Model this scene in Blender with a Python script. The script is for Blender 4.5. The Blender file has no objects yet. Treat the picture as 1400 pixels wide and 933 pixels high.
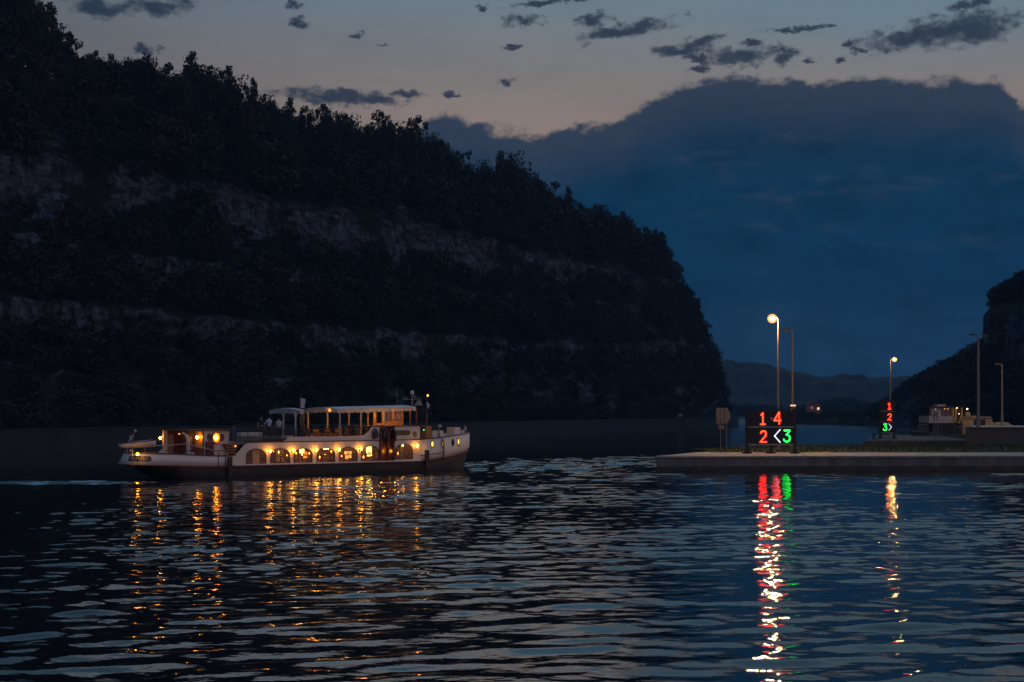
import bpy, bmesh, math, random
import numpy as np
from mathutils import Vector, Matrix, noise as mnoise

random.seed(7); rng = np.random.default_rng(7)
SC = bpy.context.scene
COL = SC.collection
R = math.radians

# ------------------------------------------------------------------ camera
CAM_H, F, W0, HOR = 5.0, 2000.0, 1400.0, 562.0
cd = bpy.data.cameras.new('camera'); cam = bpy.data.objects.new('camera', cd); COL.objects.link(cam)
cam.location = (0, 0, CAM_H); cam.rotation_euler = (R(90), 0, 0)
cd.sensor_width = 36; cd.lens = F / W0 * 36; cd.shift_y = (HOR - 466.5) / W0
cd.clip_start = 0.1; cd.clip_end = 20000
SC.camera = cam

# ------------------------------------------------------------------ exposure
SC.view_settings.view_transform = 'Standard'; SC.view_settings.look = 'None'
SC.view_settings.exposure = 0; SC.view_settings.gamma = 1
SC.cycles.sample_clamp_indirect = 10; SC.cycles.max_bounces = 6
SC.cycles.diffuse_bounces = 2; SC.cycles.glossy_bounces = 3; SC.cycles.transparent_max_bounces = 12
SC.cycles.use_denoising = True

# ------------------------------------------------------------------ dusk sky
def lin(r, g, b):
    f = lambda c: (c / 255 / 12.92) if c / 255 <= .04045 else ((c / 255 + .055) / 1.055) ** 2.4
    return (f(r), f(g), f(b), 1)
world = bpy.data.worlds.new('World'); SC.world = world; world.use_nodes = True
NT = world.node_tree; NT.nodes.clear()
def N(t, **kw):
    n = NT.nodes.new(t)
    for k, v in kw.items(): setattr(n, k, v)
    return n
def lk(a, b): NT.links.new(a, b)
def M(op, a, b=None, c=None, clamp=False):
    n = N('ShaderNodeMath', operation=op, use_clamp=clamp)
    for i, x in enumerate((a, b, c)):
        if x is None: continue
        if isinstance(x, (int, float)): n.inputs[i].default_value = x
        else: lk(x, n.inputs[i])
    return n.outputs[0]
def smooth(x, a, b):
    n = N('ShaderNodeMapRange', interpolation_type='SMOOTHSTEP')
    lk(x, n.inputs[0]); n.inputs[1].default_value = a; n.inputs[2].default_value = b
    return n.outputs[0]
def MIX(f, a, b):
    n = N('ShaderNodeMix', data_type='RGBA')
    for i, x in ((0, f), (6, a), (7, b)):
        if isinstance(x, (int, float, tuple)): n.inputs[i].default_value = x
        else: lk(x, n.inputs[i])
    return n.outputs[2]
def RAMP(x, stops):
    n = N('ShaderNodeValToRGB'); lk(x, n.inputs[0]); e = n.color_ramp.elements
    while len(e) < len(stops): e.new(.5)
    for q, (p, c) in zip(e, stops): q.position = p; q.color = c
    return n.outputs[0]
SUN_EL, SUN_AZ = R(1.5), R(-8)
tc = N('ShaderNodeTexCoord'); sep = N('ShaderNodeSeparateXYZ'); lk(tc.outputs['Generated'], sep.inputs[0])
az = M('ARCTAN2', sep.outputs[0], sep.outputs[1]); el = M('ARCSINE', sep.outputs[2])
comb = N('ShaderNodeCombineXYZ'); lk(az, comb.inputs[0]); lk(el, comb.inputs[1])
def NOISE(scale, detail, stretch=(1, 1, 1), rough=.55):
    mp = N('ShaderNodeMapping'); mp.inputs['Scale'].default_value = stretch; lk(comb.outputs[0], mp.inputs[0])
    n = N('ShaderNodeTexNoise'); n.inputs['Scale'].default_value = scale; n.inputs['Detail'].default_value = detail
    n.inputs['Roughness'].default_value = rough; lk(mp.outputs[0], n.inputs['Vector'])
    return M('SUBTRACT', n.outputs[0], .5)
def azel(px, py):
    k = (px - 700) / F; a = math.atan(k)
    return a, math.atan((HOR - py) / F * math.cos(a))
nish = N('ShaderNodeTexSky', sky_type='NISHITA'); nish.sun_disc = False
nish.sun_elevation = SUN_EL; nish.sun_rotation = SUN_AZ; nish.ozone_density = 3.0
nishd = N('ShaderNodeVectorMath', operation='MULTIPLY'); lk(nish.outputs[0], nishd.inputs[0])
nishd.inputs[1].default_value = (.05, .05, .05)
# clear evening air: blue-grey overhead, rosy lower down, dim behind the viewer save for an added warm lobe
e_n = M('MULTIPLY', el, 1 / .6)
front = RAMP(e_n, [(.0, lin(30, 60, 88)), (.20, lin(92, 84, 88)), (.305, lin(146, 129, 120)), (.37, lin(131, 126, 124)),
                   (.44, lin(116, 129, 138)), (.52, lin(98, 135, 160)), (.75, lin(94, 140, 172)), (1, lin(92, 132, 164))])
back = RAMP(e_n, [(0, lin(62, 76, 112)), (.5, lin(88, 106, 146)), (1, lin(104, 126, 156))])
fill_lobe = M('MULTIPLY', smooth(M('MULTIPLY_ADD', sep.outputs[0], .93, M('MULTIPLY', sep.outputs[1], -.37)), .38, .95), smooth(el, .75, .1))
back = MIX(fill_lobe, back, (.80, .36, .26, 1))  # warm sky lobe added to light the boat side, for unseen lamps
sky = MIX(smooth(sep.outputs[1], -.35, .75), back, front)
west = smooth(az, -.42, .02)
sky = MIX(M('MULTIPLY', M('SUBTRACT', 1.0, west), .55), sky, lin(60, 66, 78))
sky = MIX(M('MULTIPLY', M('MULTIPLY', smooth(az, .0, .28), smooth(el, .2, .28)), .6), sky, lin(98, 130, 148))
big = NOISE(7, 3, (1, 4, 1)); sky = MIX(M('MULTIPLY', M('ADD', big, .1, clamp=True), .5), sky, lin(66, 76, 92))
sky_add = N('ShaderNodeVectorMath', operation='ADD'); lk(sky, sky_add.inputs[0])
nmul = N('ShaderNodeVectorMath', operation='MULTIPLY'); lk(nishd.outputs[0], nmul.inputs[0]); nmul.inputs[1].default_value = (.05, .05, .06)
lk(nmul.outputs[0], sky_add.inputs[1])
sky = sky_add.outputs[0]
# the dark cloud bank to the right
bank_px = [(520, 240), (575, 176), (590, 160), (612, 157), (650, 168), (700, 178), (728, 187), (760, 178), (800, 170), (850, 163),
           (866, 150), (885, 138), (920, 123), (960, 109), (1000, 103), (1040, 106), (1070, 111), (1090, 108), (1120, 110),
           (1200, 109), (1300, 109), (1350, 108), (1372, 114), (1390, 136), (1408, 150), (1440, 130), (1500, 108), (1600, 90), (1900, 60)]
fc = N('ShaderNodeFloatCurve'); cv = fc.mapping.curves[0]
pts = [((azel(*p)[0] + .7) / 1.4, azel(*p)[1] / .35) for p in bank_px]
pts = [(0, 0), (pts[0][0] - .03, 0)] + pts + [(1, .7)]
while len(cv.points) < len(pts): cv.points.new(.5, .5)
for q, p in zip(cv.points, pts): q.location = p; q.handle_type = 'AUTO_CLAMPED'
fc.mapping.update(); lk(M('MULTIPLY_ADD', az, 1 / 1.4, .5), fc.inputs[1])
edge = M('MULTIPLY', fc.outputs[0], .35)
n1 = NOISE(62, 6, (1, 1.7, 1), .62); n2 = NOISE(16, 3, (1, 3, 1))
diff = M('SUBTRACT', M('MULTIPLY_ADD', n2, .009, M('MULTIPLY_ADD', n1, .022, edge)), el)
bank = M('MULTIPLY', smooth(diff, -.0026, .0048), smooth(az, 1.1, .75))
depth = smooth(diff, .0, .05)
deep = RAMP(M('MULTIPLY', el, 1 / .24), [(0, lin(26, 58, 86)), (.10, lin(20, 54, 83)), (.35, lin(4, 50, 80)), (.62, lin(10, 52, 80)), (.85, lin(26, 50, 74)), (1, lin(34, 50, 70))])
wisp = M('MULTIPLY', smooth(NOISE(15, 6, (1, 3.4, 1), .64), .0, .24), smooth(el, .07, .16))
deep = MIX(M('MULTIPLY', wisp, .55), deep, lin(62, 70, 92))
mott = NOISE(20, 6, (1, 2.4, 1), .6); deep = MIX(M('MULTIPLY', smooth(mott, .05, -.25), .6), deep, lin(2, 38, 64)); deep = MIX(M('MULTIPLY', smooth(mott, -.02, .25), .5), deep, lin(18, 60, 94))
rim = MIX(depth, lin(50, 62, 80), deep)
sky = MIX(bank, sky, rim)
# scattered small clouds
small = [(858, 42, 66, 9, -.17), (810, 28, 20, 9, -.1), (715, 28, 26, 7, 0), (930, 69, 38, 7, 0), (958, 59, 30, 8, -.2), (1008, 78, 50, 11, -.05),
         (1070, 74, 16, 12, 0), (1030, 59, 15, 5, 0), (1287, 44, 104, 15, -.1), (1335, 38, 45, 18, 0), (1322, 7, 34, 6, -.1), (405, 30, 15, 6, 0),
         (488, 49, 14, 4, 0), (135, 12, 40, 11, .05), (213, 9, 44, 9, -.05), (465, 133, 86, 9, .03), (505, 136, 46, 7, 0), (557, 128, 26, 5, 0), (617, 130, 12, 3, 0),
         (1160, 60, 10, 5, 0), (1180, 71, 18, 4, 0), (1108, 82, 13, 4, 0), (1090, 40, 44, 3, -.03), (660, 11, 8, 3, 0), (193, 68, 16, 5, 0), (220, 68, 6, 3, 0),
         (1150, 81, 8, 5, 0), (400, 6, 10, 4, 0), (690, 112, 9, 4, 0), (955, 94, 16, 4, -.1), (950, 80, 20, 4, 0), (700, 66, 14, 3, 0), (520, 60, 7, 2, 0), (750, 3, 50, 4, -.1)]
wv = N('ShaderNodeCombineXYZ'); lk(M('MULTIPLY_ADD', NOISE(75, 5, (1, 1.4, 1), .65), .030, az), wv.inputs[0]); lk(M('MULTIPLY_ADD', NOISE(88, 5, (1, 1.4, 1), .65), .013, el), wv.inputs[1])
acc = None
for (px, py, rx, ry, tilt) in small:
    a, e = azel(px, py)
    mp = N('ShaderNodeMapping', vector_type='TEXTURE'); mp.inputs['Location'].default_value = (a, e, 0)
    mp.inputs['Rotation'].default_value = (0, 0, -tilt); mp.inputs['Scale'].default_value = (rx / F * 1.15, ry / F * 1.3, 1)
    lk(wv.outputs[0], mp.inputs[0])
    ln = N('ShaderNodeVectorMath', operation='LENGTH'); lk(mp.outputs[0], ln.inputs[0])
    v = M('SUBTRACT', 1.0, ln.outputs['Value'])
    acc = v if acc is None else M('MAXIMUM', acc, v)
fluff = M('MULTIPLY_ADD', NOISE(95, 5, (1, 1.6, 1), .58), 2.1, acc)
smask = M('MULTIPLY', smooth(fluff, -.16, .55), .9)
sky = MIX(smask, sky, MIX(smooth(fluff, .2, .9), lin(58, 68, 82), lin(31, 46, 66)))
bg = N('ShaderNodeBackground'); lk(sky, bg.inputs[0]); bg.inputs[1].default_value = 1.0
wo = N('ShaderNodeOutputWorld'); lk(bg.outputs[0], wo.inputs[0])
world.cycles.sampling_method = 'MANUAL'; world.cycles.sample_map_resolution = 512

# ------------------------------------------------------------------ sun (already set: only a trace of afterglow)
sd = bpy.data.lights.new('sun', 'SUN'); sd.energy = 0.02; sd.angle = R(25); sd.color = (1, .8, .7)
sun = bpy.data.objects.new('sun', sd); COL.objects.link(sun)
sun.rotation_euler = (R(90) - SUN_EL - R(8), 0, R(180) - SUN_AZ)

# ------------------------------------------------------------------ materials
MATS = {}
def mat(name, col, rough=.6, var=.25, scale=3.0, bump=0.0, metallic=0.0, stretch=(1, 1, 1), spec=.5, col2=None, detail=5):
    if name in MATS: return MATS[name]
    m = bpy.data.materials.new(name); m.use_nodes = True; t = m.node_tree; b = t.nodes['Principled BSDF']
    b.inputs['Roughness'].default_value = rough; b.inputs['Metallic'].default_value = metallic
    b.inputs['Specular IOR Level'].default_value = spec
    tcn = t.nodes.new('ShaderNodeTexCoord'); mp = t.nodes.new('ShaderNodeMapping'); mp.inputs['Scale'].default_value = stretch
    t.links.new(tcn.outputs['Object'], mp.inputs[0])
    n = t.nodes.new('ShaderNodeTexNoise'); n.inputs['Scale'].default_value = scale; n.inputs['Detail'].default_value = detail
    t.links.new(mp.outputs[0], n.inputs['Vector'])
    r = t.nodes.new('ShaderNodeValToRGB'); c = col
    c2 = col2 or tuple(x * (1 + var) for x in c); c1 = tuple(x * (1 - var) for x in c)
    r.color_ramp.elements[0].position = .3; r.color_ramp.elements[1].position = .7
    r.color_ramp.elements[0].color = (*c1, 1); r.color_ramp.elements[1].color = (*c2, 1)
    t.links.new(n.outputs[0], r.inputs[0]); t.links.new(r.outputs[0], b.inputs['Base Color'])
    if bump:
        bp = t.nodes.new('ShaderNodeBump'); bp.inputs['Strength'].default_value = 1; bp.inputs['Distance'].default_value = bump
        t.links.new(n.outputs[0], bp.inputs['Height']); t.links.new(bp.outputs[0], b.inputs['Normal'])
    MATS[name] = m; return m
def glow(name, col, strength):
    if name in MATS: return MATS[name]
    m = bpy.data.materials.new(name); m.use_nodes = True; b = m.node_tree.nodes['Principled BSDF']
    b.inputs['Base Color'].default_value = (.5, .45, .4, 1)
    b.inputs['Emission Color'].default_value = (*col, 1); b.inputs['Emission Strength'].default_value = strength
    MATS[name] = m; return m
def glass():
    if 'window_glass' in MATS: return MATS['window_glass']
    m = bpy.data.materials.new('window_glass'); m.use_nodes = True; t = m.node_tree; t.nodes.clear()
    o = t.nodes.new('ShaderNodeOutputMaterial'); mx = t.nodes.new('ShaderNodeMixShader'); tr = t.nodes.new('ShaderNodeBsdfTransparent')
    gl = t.nodes.new('ShaderNodeBsdfGlossy'); gl.inputs['Roughness'].default_value = .02; tr.inputs[0].default_value = (.86, .84, .78, 1)
    mx.inputs[0].default_value = .08
    t.links.new(tr.outputs[0], mx.inputs[1]); t.links.new(gl.outputs[0], mx.inputs[2]); t.links.new(mx.outputs[0], o.inputs[0])
    MATS['window_glass'] = m; return m
WHITE = mat('cream_paint', (.74, .68, .62), .45, .06, 1.2, stretch=(1, 1, .3))
DARKHULL = mat('dark_hull_paint', (.05, .045, .042), .5, .35, 1.5, stretch=(.5, .5, 2))
STRAKE = mat('oxide_red_strake', (.20, .07, .045), .5, .3, 2)
BROWN = mat('varnished_brown_wood', (.10, .042, .022), .4, .4, 4, stretch=(1, 1, .15))
REDWOOD = mat('dark_red_wood', (.13, .022, .016), .45, .35, 4, stretch=(2, 2, .3))
WOOD = mat('honey_wood', (.34, .18, .07), .45, .3, 4, stretch=(3, 3, .3))
DECK = mat('deck_planks', (.16, .11, .075), .7, .3, 3, stretch=(.3, 6, 1))
BLACK = mat('black_paint', (.012, .012, .013), .45, .3, 4)
IRON = mat('dark_iron', (.03, .03, .033), .5, .3, 6)
GALV = mat('galvanised_steel', (.30, .30, .30), .45, .2, 5, metallic=.6)
CANVAS = mat('off_white_canvas', (.66, .66, .66), .85, .08, 2)
OLIVE = mat('dark_olive_plaque', (.10, .08, .035), .5, .25, 6)
ROPE = mat('pale_rope', (.62, .52, .50), .9, .2, 20)
BULB = glow('warm_wall_bulb', (1.0, .36, .020), 46)
DIMBULB = glow('warm_dim_bulb', (1.0, .42, .08), 5)
def concrete(name, c, dark):
    m = mat(name, c, .85, .42, 1.1, bump=.03, col2=tuple(x * 1.3 for x in c), stretch=(1, 1, .22), detail=8)
    return m
CONC = concrete('weathered_concrete', (.17, .16, .158), .1)
PAVE = mat('pale_paving', (.36, .33, .29), .85, .2, 1.5, bump=.01)
GRASSM = mat('berm_grass', (.045, .055, .018), .9, .4, 8)

# ------------------------------------------------------------------ mesh helpers
class MB:
    def __init__(s): s.v = []; s.f = []
    def add(s, vs, fs):
        o = len(s.v); s.v += [tuple(p) for p in vs]; s.f += [tuple(i + o for i in f) for f in fs]; return s
    def box(s, c, d, rz=0.0, taper=1.0):
        x, y, z = d[0] / 2, d[1] / 2, d[2] / 2; ca, sa = math.cos(rz), math.sin(rz); vs = []
        for k in (-1, 1):
            t = taper if k > 0 else 1
            for (i, j) in ((-1, -1), (1, -1), (1, 1), (-1, 1)):
                a, b = i * x * t, j * y * t
                vs.append((c[0] + a * ca - b * sa, c[1] + a * sa + b * ca, c[2] + k * z))
        return s.add(vs, [(0, 3, 2, 1), (4, 5, 6, 7), (0, 1, 5, 4), (1, 2, 6, 5), (2, 3, 7, 6), (3, 0, 4, 7)])
    def box2(s, a, b):
        return s.box([(a[i] + b[i]) / 2 for i in range(3)], [abs(b[i] - a[i]) for i in range(3)])
    def tube(s, path, r, n=8, cap=True):
        P = [Vector(p) for p in path]; rr = r if isinstance(r, (list, tuple)) else [r] * len(P); vs = []; fs = []
        for i, p in enumerate(P):
            t = (P[min(i + 1, len(P) - 1)] - P[max(i - 1, 0)]).normalized()
            up = Vector((0, 0, 1)) if abs(t.z) < .9 else Vector((1, 0, 0))
            a = t.cross(up).normalized(); b = t.cross(a)
            for k in range(n):
                th = 2 * math.pi * k / n; vs.append(p + (a * math.cos(th) + b * math.sin(th)) * rr[i])
        for i in range(len(P) - 1):
            for k in range(n):
                q = (k + 1) % n; fs.append((i * n + k, i * n + q, (i + 1) * n + q, (i + 1) * n + k))
        if cap: fs += [tuple(range(n))[::-1], tuple(range((len(P) - 1) * n, len(P) * n))]
        return s.add(vs, fs)
    def ball(s, c, r, nu=10, nv=6):
        rx, ry, rz = r if isinstance(r, (tuple, list)) else (r, r, r); vs = [(c[0], c[1], c[2] - rz)]; fs = []
        for j in range(1, nv):
            ph = -math.pi / 2 + math.pi * j / nv
            for i in range(nu):
                th = 2 * math.pi * i / nu; vs.append((c[0] + rx * math.cos(ph) * math.cos(th), c[1] + ry * math.cos(ph) * math.sin(th), c[2] + rz * math.sin(ph)))
        vs.append((c[0], c[1], c[2] + rz)); t = len(vs) - 1
        for i in range(nu):
            q = (i + 1) % nu; fs.append((0, 1 + q, 1 + i)); fs.append((t, 1 + (nv - 2) * nu + i, 1 + (nv - 2) * nu + q))
            for j in range(nv - 2):
                a = 1 + j * nu; fs.append((a + i, a + q, a + nu + q, a + nu + i))
        return s.add(vs, fs)
    def prism(s, poly, y0, y1):          # polygon in x,z pushed along y
        n = len(poly); vs = [(x, y0, z) for x, z in poly] + [(x, y1, z) for x, z in poly]
        return s.add(vs, [tuple(range(n)), tuple(range(n, 2 * n))[::-1]] + [(i, i + n, (i + 1) % n + n, (i + 1) % n) for i in range(n)])
    def ring(s, c, R_, r, n=20, m=6, sx=1, sz=1):     # torus facing -y
        vs = []; fs = []
        for i in range(n):
            a = 2 * math.pi * i / n
            for j in range(m):
                b = 2 * math.pi * j / m; q = R_ + r * math.cos(b)
                vs.append((c[0] + q * math.cos(a) * sx, c[1] + r * math.sin(b), c[2] + q * math.sin(a) * sz))
        for i in range(n):
            for j in range(m):
                fs.append((i * m + j, ((i + 1) % n) * m + j, ((i + 1) % n) * m + (j + 1) % m, i * m + (j + 1) % m))
        return s.add(vs, fs)
    def build(s, name, m, parent=None, origin=(0, 0, 0), smooth_=False):
        me = bpy.data.meshes.new(name)
        me.from_pydata([(x - origin[0], y - origin[1], z - origin[2]) for x, y, z in s.v], [], s.f)
        bm = bmesh.new(); bm.from_mesh(me); bmesh.ops.recalc_face_normals(bm, faces=bm.faces); bm.to_mesh(me); bm.free()
        if smooth_: me.polygons.foreach_set('use_smooth', [True] * len(me.polygons))
        me.materials.append(m); o = bpy.data.objects.new(name, me); COL.objects.link(o)
        if parent is not None: o.parent = parent
        return o
def tag(o, label=None, cat=None, group=None, kind=None):
    if label: o['label'] = label
    if cat: o['category'] = cat
    if group: o['group'] = group
    if kind: o['kind'] = kind
    return o
def empty(name, loc, label, cat, group=None, rz=0):
    o = bpy.data.objects.new(name, None); COL.objects.link(o); o.location = loc; o.rotation_euler = (0, 0, rz); o.empty_display_size = .3
    return tag(o, label, cat, group)
def np_mesh(name, V, Q, m, parent=None, smooth_=False, mats=None, mi=None):
    me = bpy.data.meshes.new(name); nv, nf = len(V), len(Q); k = Q.shape[1]
    me.vertices.add(nv); me.vertices.foreach_set('co', np.ascontiguousarray(V, np.float32).ravel())
    me.loops.add(nf * k); me.loops.foreach_set('vertex_index', np.ascontiguousarray(Q, np.int32).ravel())
    me.polygons.add(nf); me.polygons.foreach_set('loop_start', np.arange(0, nf * k, k, dtype=np.int32))
    if smooth_: me.polygons.foreach_set('use_smooth', np.ones(nf, bool))
    for x in (mats or [m]): me.materials.append(x)
    if mi is not None: me.polygons.foreach_set('material_index', np.asarray(mi, np.int32))
    me.update(calc_edges=True); me.validate()
    o = bpy.data.objects.new(name, me); COL.objects.link(o)
    if parent is not None: o.parent = parent
    return o
def at(px, py, Y): return Vector(((px - 700) / F * Y, Y, CAM_H - (py - HOR) / F * Y))
def grid_faces(nr, nc):
    a = (np.arange(nr - 1)[:, None] * nc + np.arange(nc - 1)[None]).ravel()
    return np.stack([a, a + 1, a + nc + 1, a + nc], 1)
def panel(name, outer, holes, v0, th, m, parent):   # plate in the u,z plane with real openings
    cu = bpy.data.curves.new('tmp', 'CURVE'); cu.dimensions = '2D'; cu.fill_mode = 'BOTH'; cu.extrude = th / 2
    for poly in [outer] + holes:
        sp = cu.splines.new('POLY'); sp.points.add(len(poly) - 1)
        for q, (x, z) in zip(sp.points, poly): q.co = (x, z, 0, 1)
        sp.use_cyclic_u = True
    tmp = bpy.data.objects.new('tmp', cu); COL.objects.link(tmp)
    dg = bpy.context.evaluated_depsgraph_get(); me = bpy.data.meshes.new_from_object(tmp.evaluated_get(dg))
    bpy.data.objects.remove(tmp); bpy.data.curves.remove(cu)
    for v in me.vertices: v.co = Vector((v.co.x, v0 + v.co.z, v.co.y))
    me.flip_normals(); me.name = name; me.materials.clear(); me.materials.append(m)
    o = bpy.data.objects.new(name, me); COL.objects.link(o); o.parent = parent
    return o
def text(name, s, loc, size, m, parent, rot=(R(90), 0, 0), ext=.01, sx=1):
    c = bpy.data.curves.new(name, 'FONT'); c.body = s; c.size = size; c.extrude = ext; c.align_x = 'CENTER'; c.align_y = 'CENTER'
    o = bpy.data.objects.new(name, c); COL.objects.link(o); o.location = loc; o.rotation_euler = rot; o.scale = (sx, 1, 1); c.materials.append(m)
    me = bpy.data.meshes.new_from_object(o.evaluated_get(bpy.context.evaluated_depsgraph_get())); bpy.data.objects.remove(o); me.name = name
    o = bpy.data.objects.new(name, me); COL.objects.link(o); o.location = loc; o.rotation_euler = rot; o.scale = (sx, 1, 1); o.parent = parent
    return o

# ------------------------------------------------------------------ water
def make_water():
    Yn = [-60, -20, 0, 8]; y = 14.0
    while y < 330: Yn.append(y); y *= 1.0022
    while y < 1850: Yn.append(y); y *= 1.06
    Yn.append(1850.); Y = np.array(Yn)
    s = np.concatenate([[-40, -8, -3, -1.2, -.8, -.62], np.linspace(-.5, .5, 520), [.62, .8, 1.2, 3, 8, 40]])
    X = np.clip(s[None] * (np.maximum(Y, 0)[:, None] + 12), -1400, 1400); YY = np.repeat(Y[:, None], len(s), 1)
    dY = np.gradient(Y)[:, None]; Z = np.zeros_like(X)
    r = np.random.default_rng(11)
    # patches of smoother and rougher water, and the calm lanes towards the far bank
    def lump(cx, cy, sx, sy): return np.exp(-((X - cx) / sx) ** 2 - ((YY - cy) / sy) ** 2)
    patch = .88 + .24 * np.sin(X * .13 + 1.6 * np.sin(YY * .06)) * np.sin(YY * .11 + .6 + .8 * np.sin(X * .05)) + .16 * np.sin(X * .37 + YY * .21 + 1.2 * np.sin(YY * .13))
    t = np.clip((YY - (118 + 28 * np.clip((X + 6) / 22, 0, 1) + 16 * np.clip(X / 20, 0, 1))) / 26, 0, 1); calm = 1 - .92 * t * t * (3 - 2 * t)
    leftfar = np.clip((YY - 60) / 45, 0, 1) * np.clip((-X - 16) / 14, 0, 1); calm *= 1 - .55 * leftfar
    wide = np.clip((YY - 200) / 60, 0, 1) * np.clip((X - .13 * YY) / 12, 0, 1); calm = np.maximum(calm, .45 * wide)
    foam_sheen = 1.05 * np.exp(-((YY - (101.0 - .10 * (X + 25))) / 3.0) ** 2) * np.clip((-X - 25.5) / 2, 0, 1) + .5 * np.exp(-((YY - 123) / 2.2) ** 2 - ((X + 3.0) / 2.0) ** 2)  # teal strip astern: sky reflected off rough water put into the colour
    wake = 2.6 * np.exp(-((YY - (101.5 - .10 * (X + 25))) / 2.6) ** 2) * np.clip((-X - 24.5) / 2, 0, 1)
    bow = 1.5 * lump(1, 137, 9, 14) + 1.1 * lump(9, 150, 12, 16)
    amp = patch * calm + wake + bow
    lamb = np.exp(r.uniform(np.log(.42), np.log(3.4), 96))
    for L in lamb:
        k = 2 * np.pi / L; th = r.normal(R(90) + R(7), R(24 if L > 1 else 40)); ph = r.uniform(0, 6.283)
        sl = .0134 * (.9 if L < .8 else 1.12 if L < 1.8 else .85)
        fade = np.clip(L / (2.1 * dY) - .6, 0, 1)
        if L < .8: fade = fade * np.clip((YY - 22) / 30, .35, 1.2)
        Z += sl / k * fade * np.sin(k * (X * math.cos(th) + YY * math.sin(th)) + ph)
    Z *= amp; Z[Y < 12] = 0; Z[:, :6] *= .2; Z[:, -6:] *= .2
    m = bpy.data.materials.new('river_water'); m.use_nodes = True; t_ = m.node_tree; b = t_.nodes['Principled BSDF']
    fa = t_.nodes.new('ShaderNodeAttribute'); fa.attribute_name = 'foam_sheen'
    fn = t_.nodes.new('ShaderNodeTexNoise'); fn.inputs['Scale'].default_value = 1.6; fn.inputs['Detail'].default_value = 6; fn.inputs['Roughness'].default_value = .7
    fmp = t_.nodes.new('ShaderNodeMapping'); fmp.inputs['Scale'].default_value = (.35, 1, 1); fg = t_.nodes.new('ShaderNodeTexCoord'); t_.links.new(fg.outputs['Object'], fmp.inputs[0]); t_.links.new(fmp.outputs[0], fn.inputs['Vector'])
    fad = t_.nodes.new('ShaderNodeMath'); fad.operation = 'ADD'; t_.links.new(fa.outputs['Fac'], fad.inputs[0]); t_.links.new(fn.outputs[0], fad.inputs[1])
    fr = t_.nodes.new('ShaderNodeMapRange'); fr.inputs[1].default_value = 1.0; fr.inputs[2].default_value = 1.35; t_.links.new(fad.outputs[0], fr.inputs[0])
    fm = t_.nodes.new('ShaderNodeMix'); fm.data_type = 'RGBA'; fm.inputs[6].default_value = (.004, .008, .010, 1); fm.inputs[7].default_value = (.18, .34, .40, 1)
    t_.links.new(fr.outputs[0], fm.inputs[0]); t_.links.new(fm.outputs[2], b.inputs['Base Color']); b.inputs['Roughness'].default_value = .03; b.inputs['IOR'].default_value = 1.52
    g = t_.nodes.new('ShaderNodeTexCoord'); mp = t_.nodes.new('ShaderNodeMapping'); mp.inputs['Scale'].default_value = (.55, 1, 1)
    n = t_.nodes.new('ShaderNodeTexNoise'); n.inputs['Scale'].default_value = 4.2; n.inputs['Detail'].default_value = 2
    sp = t_.nodes.new('ShaderNodeSeparateXYZ'); t_.links.new(g.outputs['Object'], sp.inputs[0])
    rm = t_.nodes.new('ShaderNodeMapRange'); rm.inputs[1].default_value = 130; rm.inputs[2].default_value = 600; rm.inputs[3].default_value = .03; rm.inputs[4].default_value = .22
    t_.links.new(sp.outputs[1], rm.inputs[0]); t_.links.new(rm.outputs[0], b.inputs['Roughness'])
    bp = t_.nodes.new('ShaderNodeBump'); bp.inputs['Strength'].default_value = 1; bp.inputs['Distance'].default_value = .009
    t_.links.new(g.outputs['Object'], mp.inputs[0]); t_.links.new(mp.outputs[0], n.inputs['Vector'])
    t_.links.new(n.outputs[0], bp.inputs['Height']); t_.links.new(bp.outputs[0], b.inputs['Normal'])
    V = np.stack([X, YY, Z], -1).reshape(-1, 3)
    o = np_mesh('water', V, grid_faces(len(Y), len(s)), m, smooth_=True); tag(o, kind='structure')
    at_ = o.data.attributes.new('foam_sheen', 'FLOAT', 'POINT'); at_.data.foreach_set('value', np.ascontiguousarray(foam_sheen, np.float32).ravel())
make_water()

# ------------------------------------------------------------------ hills
def shore(s):                     # the left bank, straight and then turning away
    S0 = 305.0; a0 = math.atan2(.918, .397)
    if s <= S0: return -56 + .397 * s, 160 + .918 * s, a0
    rad = 90.0; a = (s - S0) / rad; h = a0 + a
    cx, cy = -56 + .397 * S0 - rad * math.sin(a0), 160 + .918 * S0 + rad * math.cos(a0)
    return cx + rad * math.sin(h), cy - rad * math.cos(h), h
NEARP = [(0, 2.8), (7, 3.0), (13, 6), (21, 11.5), (27, 15.5), (28.6, 21), (39, 24.5), (44, 26.5), (45.4, 32), (52, 35), (54.5, 46), (64, 57), (78, 67), (100, 77), (130, 84), (160, 87), (200, 88)]
MIDP = [(0, 2.8), (6, 3.0), (10, 7), (15, 13), (19, 17), (20.2, 21.5), (27, 25), (31, 28), (32, 33), (37, 37), (39, 47.5), (46, 54), (56, 60), (72, 65), (90, 67), (110, 68), (130, 68)]
FARP = [(0, 2.8), (3, 4.0), (5, 10), (8, 17), (9.5, 21), (10.2, 24), (13, 29), (15.5, 33), (16, 36), (18.5, 40), (20.5, 45), (25, 49), (32, 53), (43, 57), (56, 60), (68, 62), (78, 63)]
def blend(P, Q, t): return [(a[0] + (b[0] - a[0]) * t, a[1] + (b[1] - a[1]) * t) for a, b in zip(P, Q)]
def prof(s):
    if s < 60: return NEARP
    if s < 190: return blend(NEARP, MIDP, (s - 60) / 130)
    if s < 300: return blend(MIDP, FARP, (s - 190) / 110)
    return FARP
def hill_at(s, d):
    P = prof(s); x, y, a = shore(s); z = P[-1][1]
    for (d0, z0), (d1, z1) in zip(P, P[1:]):
        if d0 <= d <= d1: z = z0 + (z1 - z0) * (d - d0) / (d1 - d0); break
    return x - math.sin(a) * d, y + math.cos(a) * d, z
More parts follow.
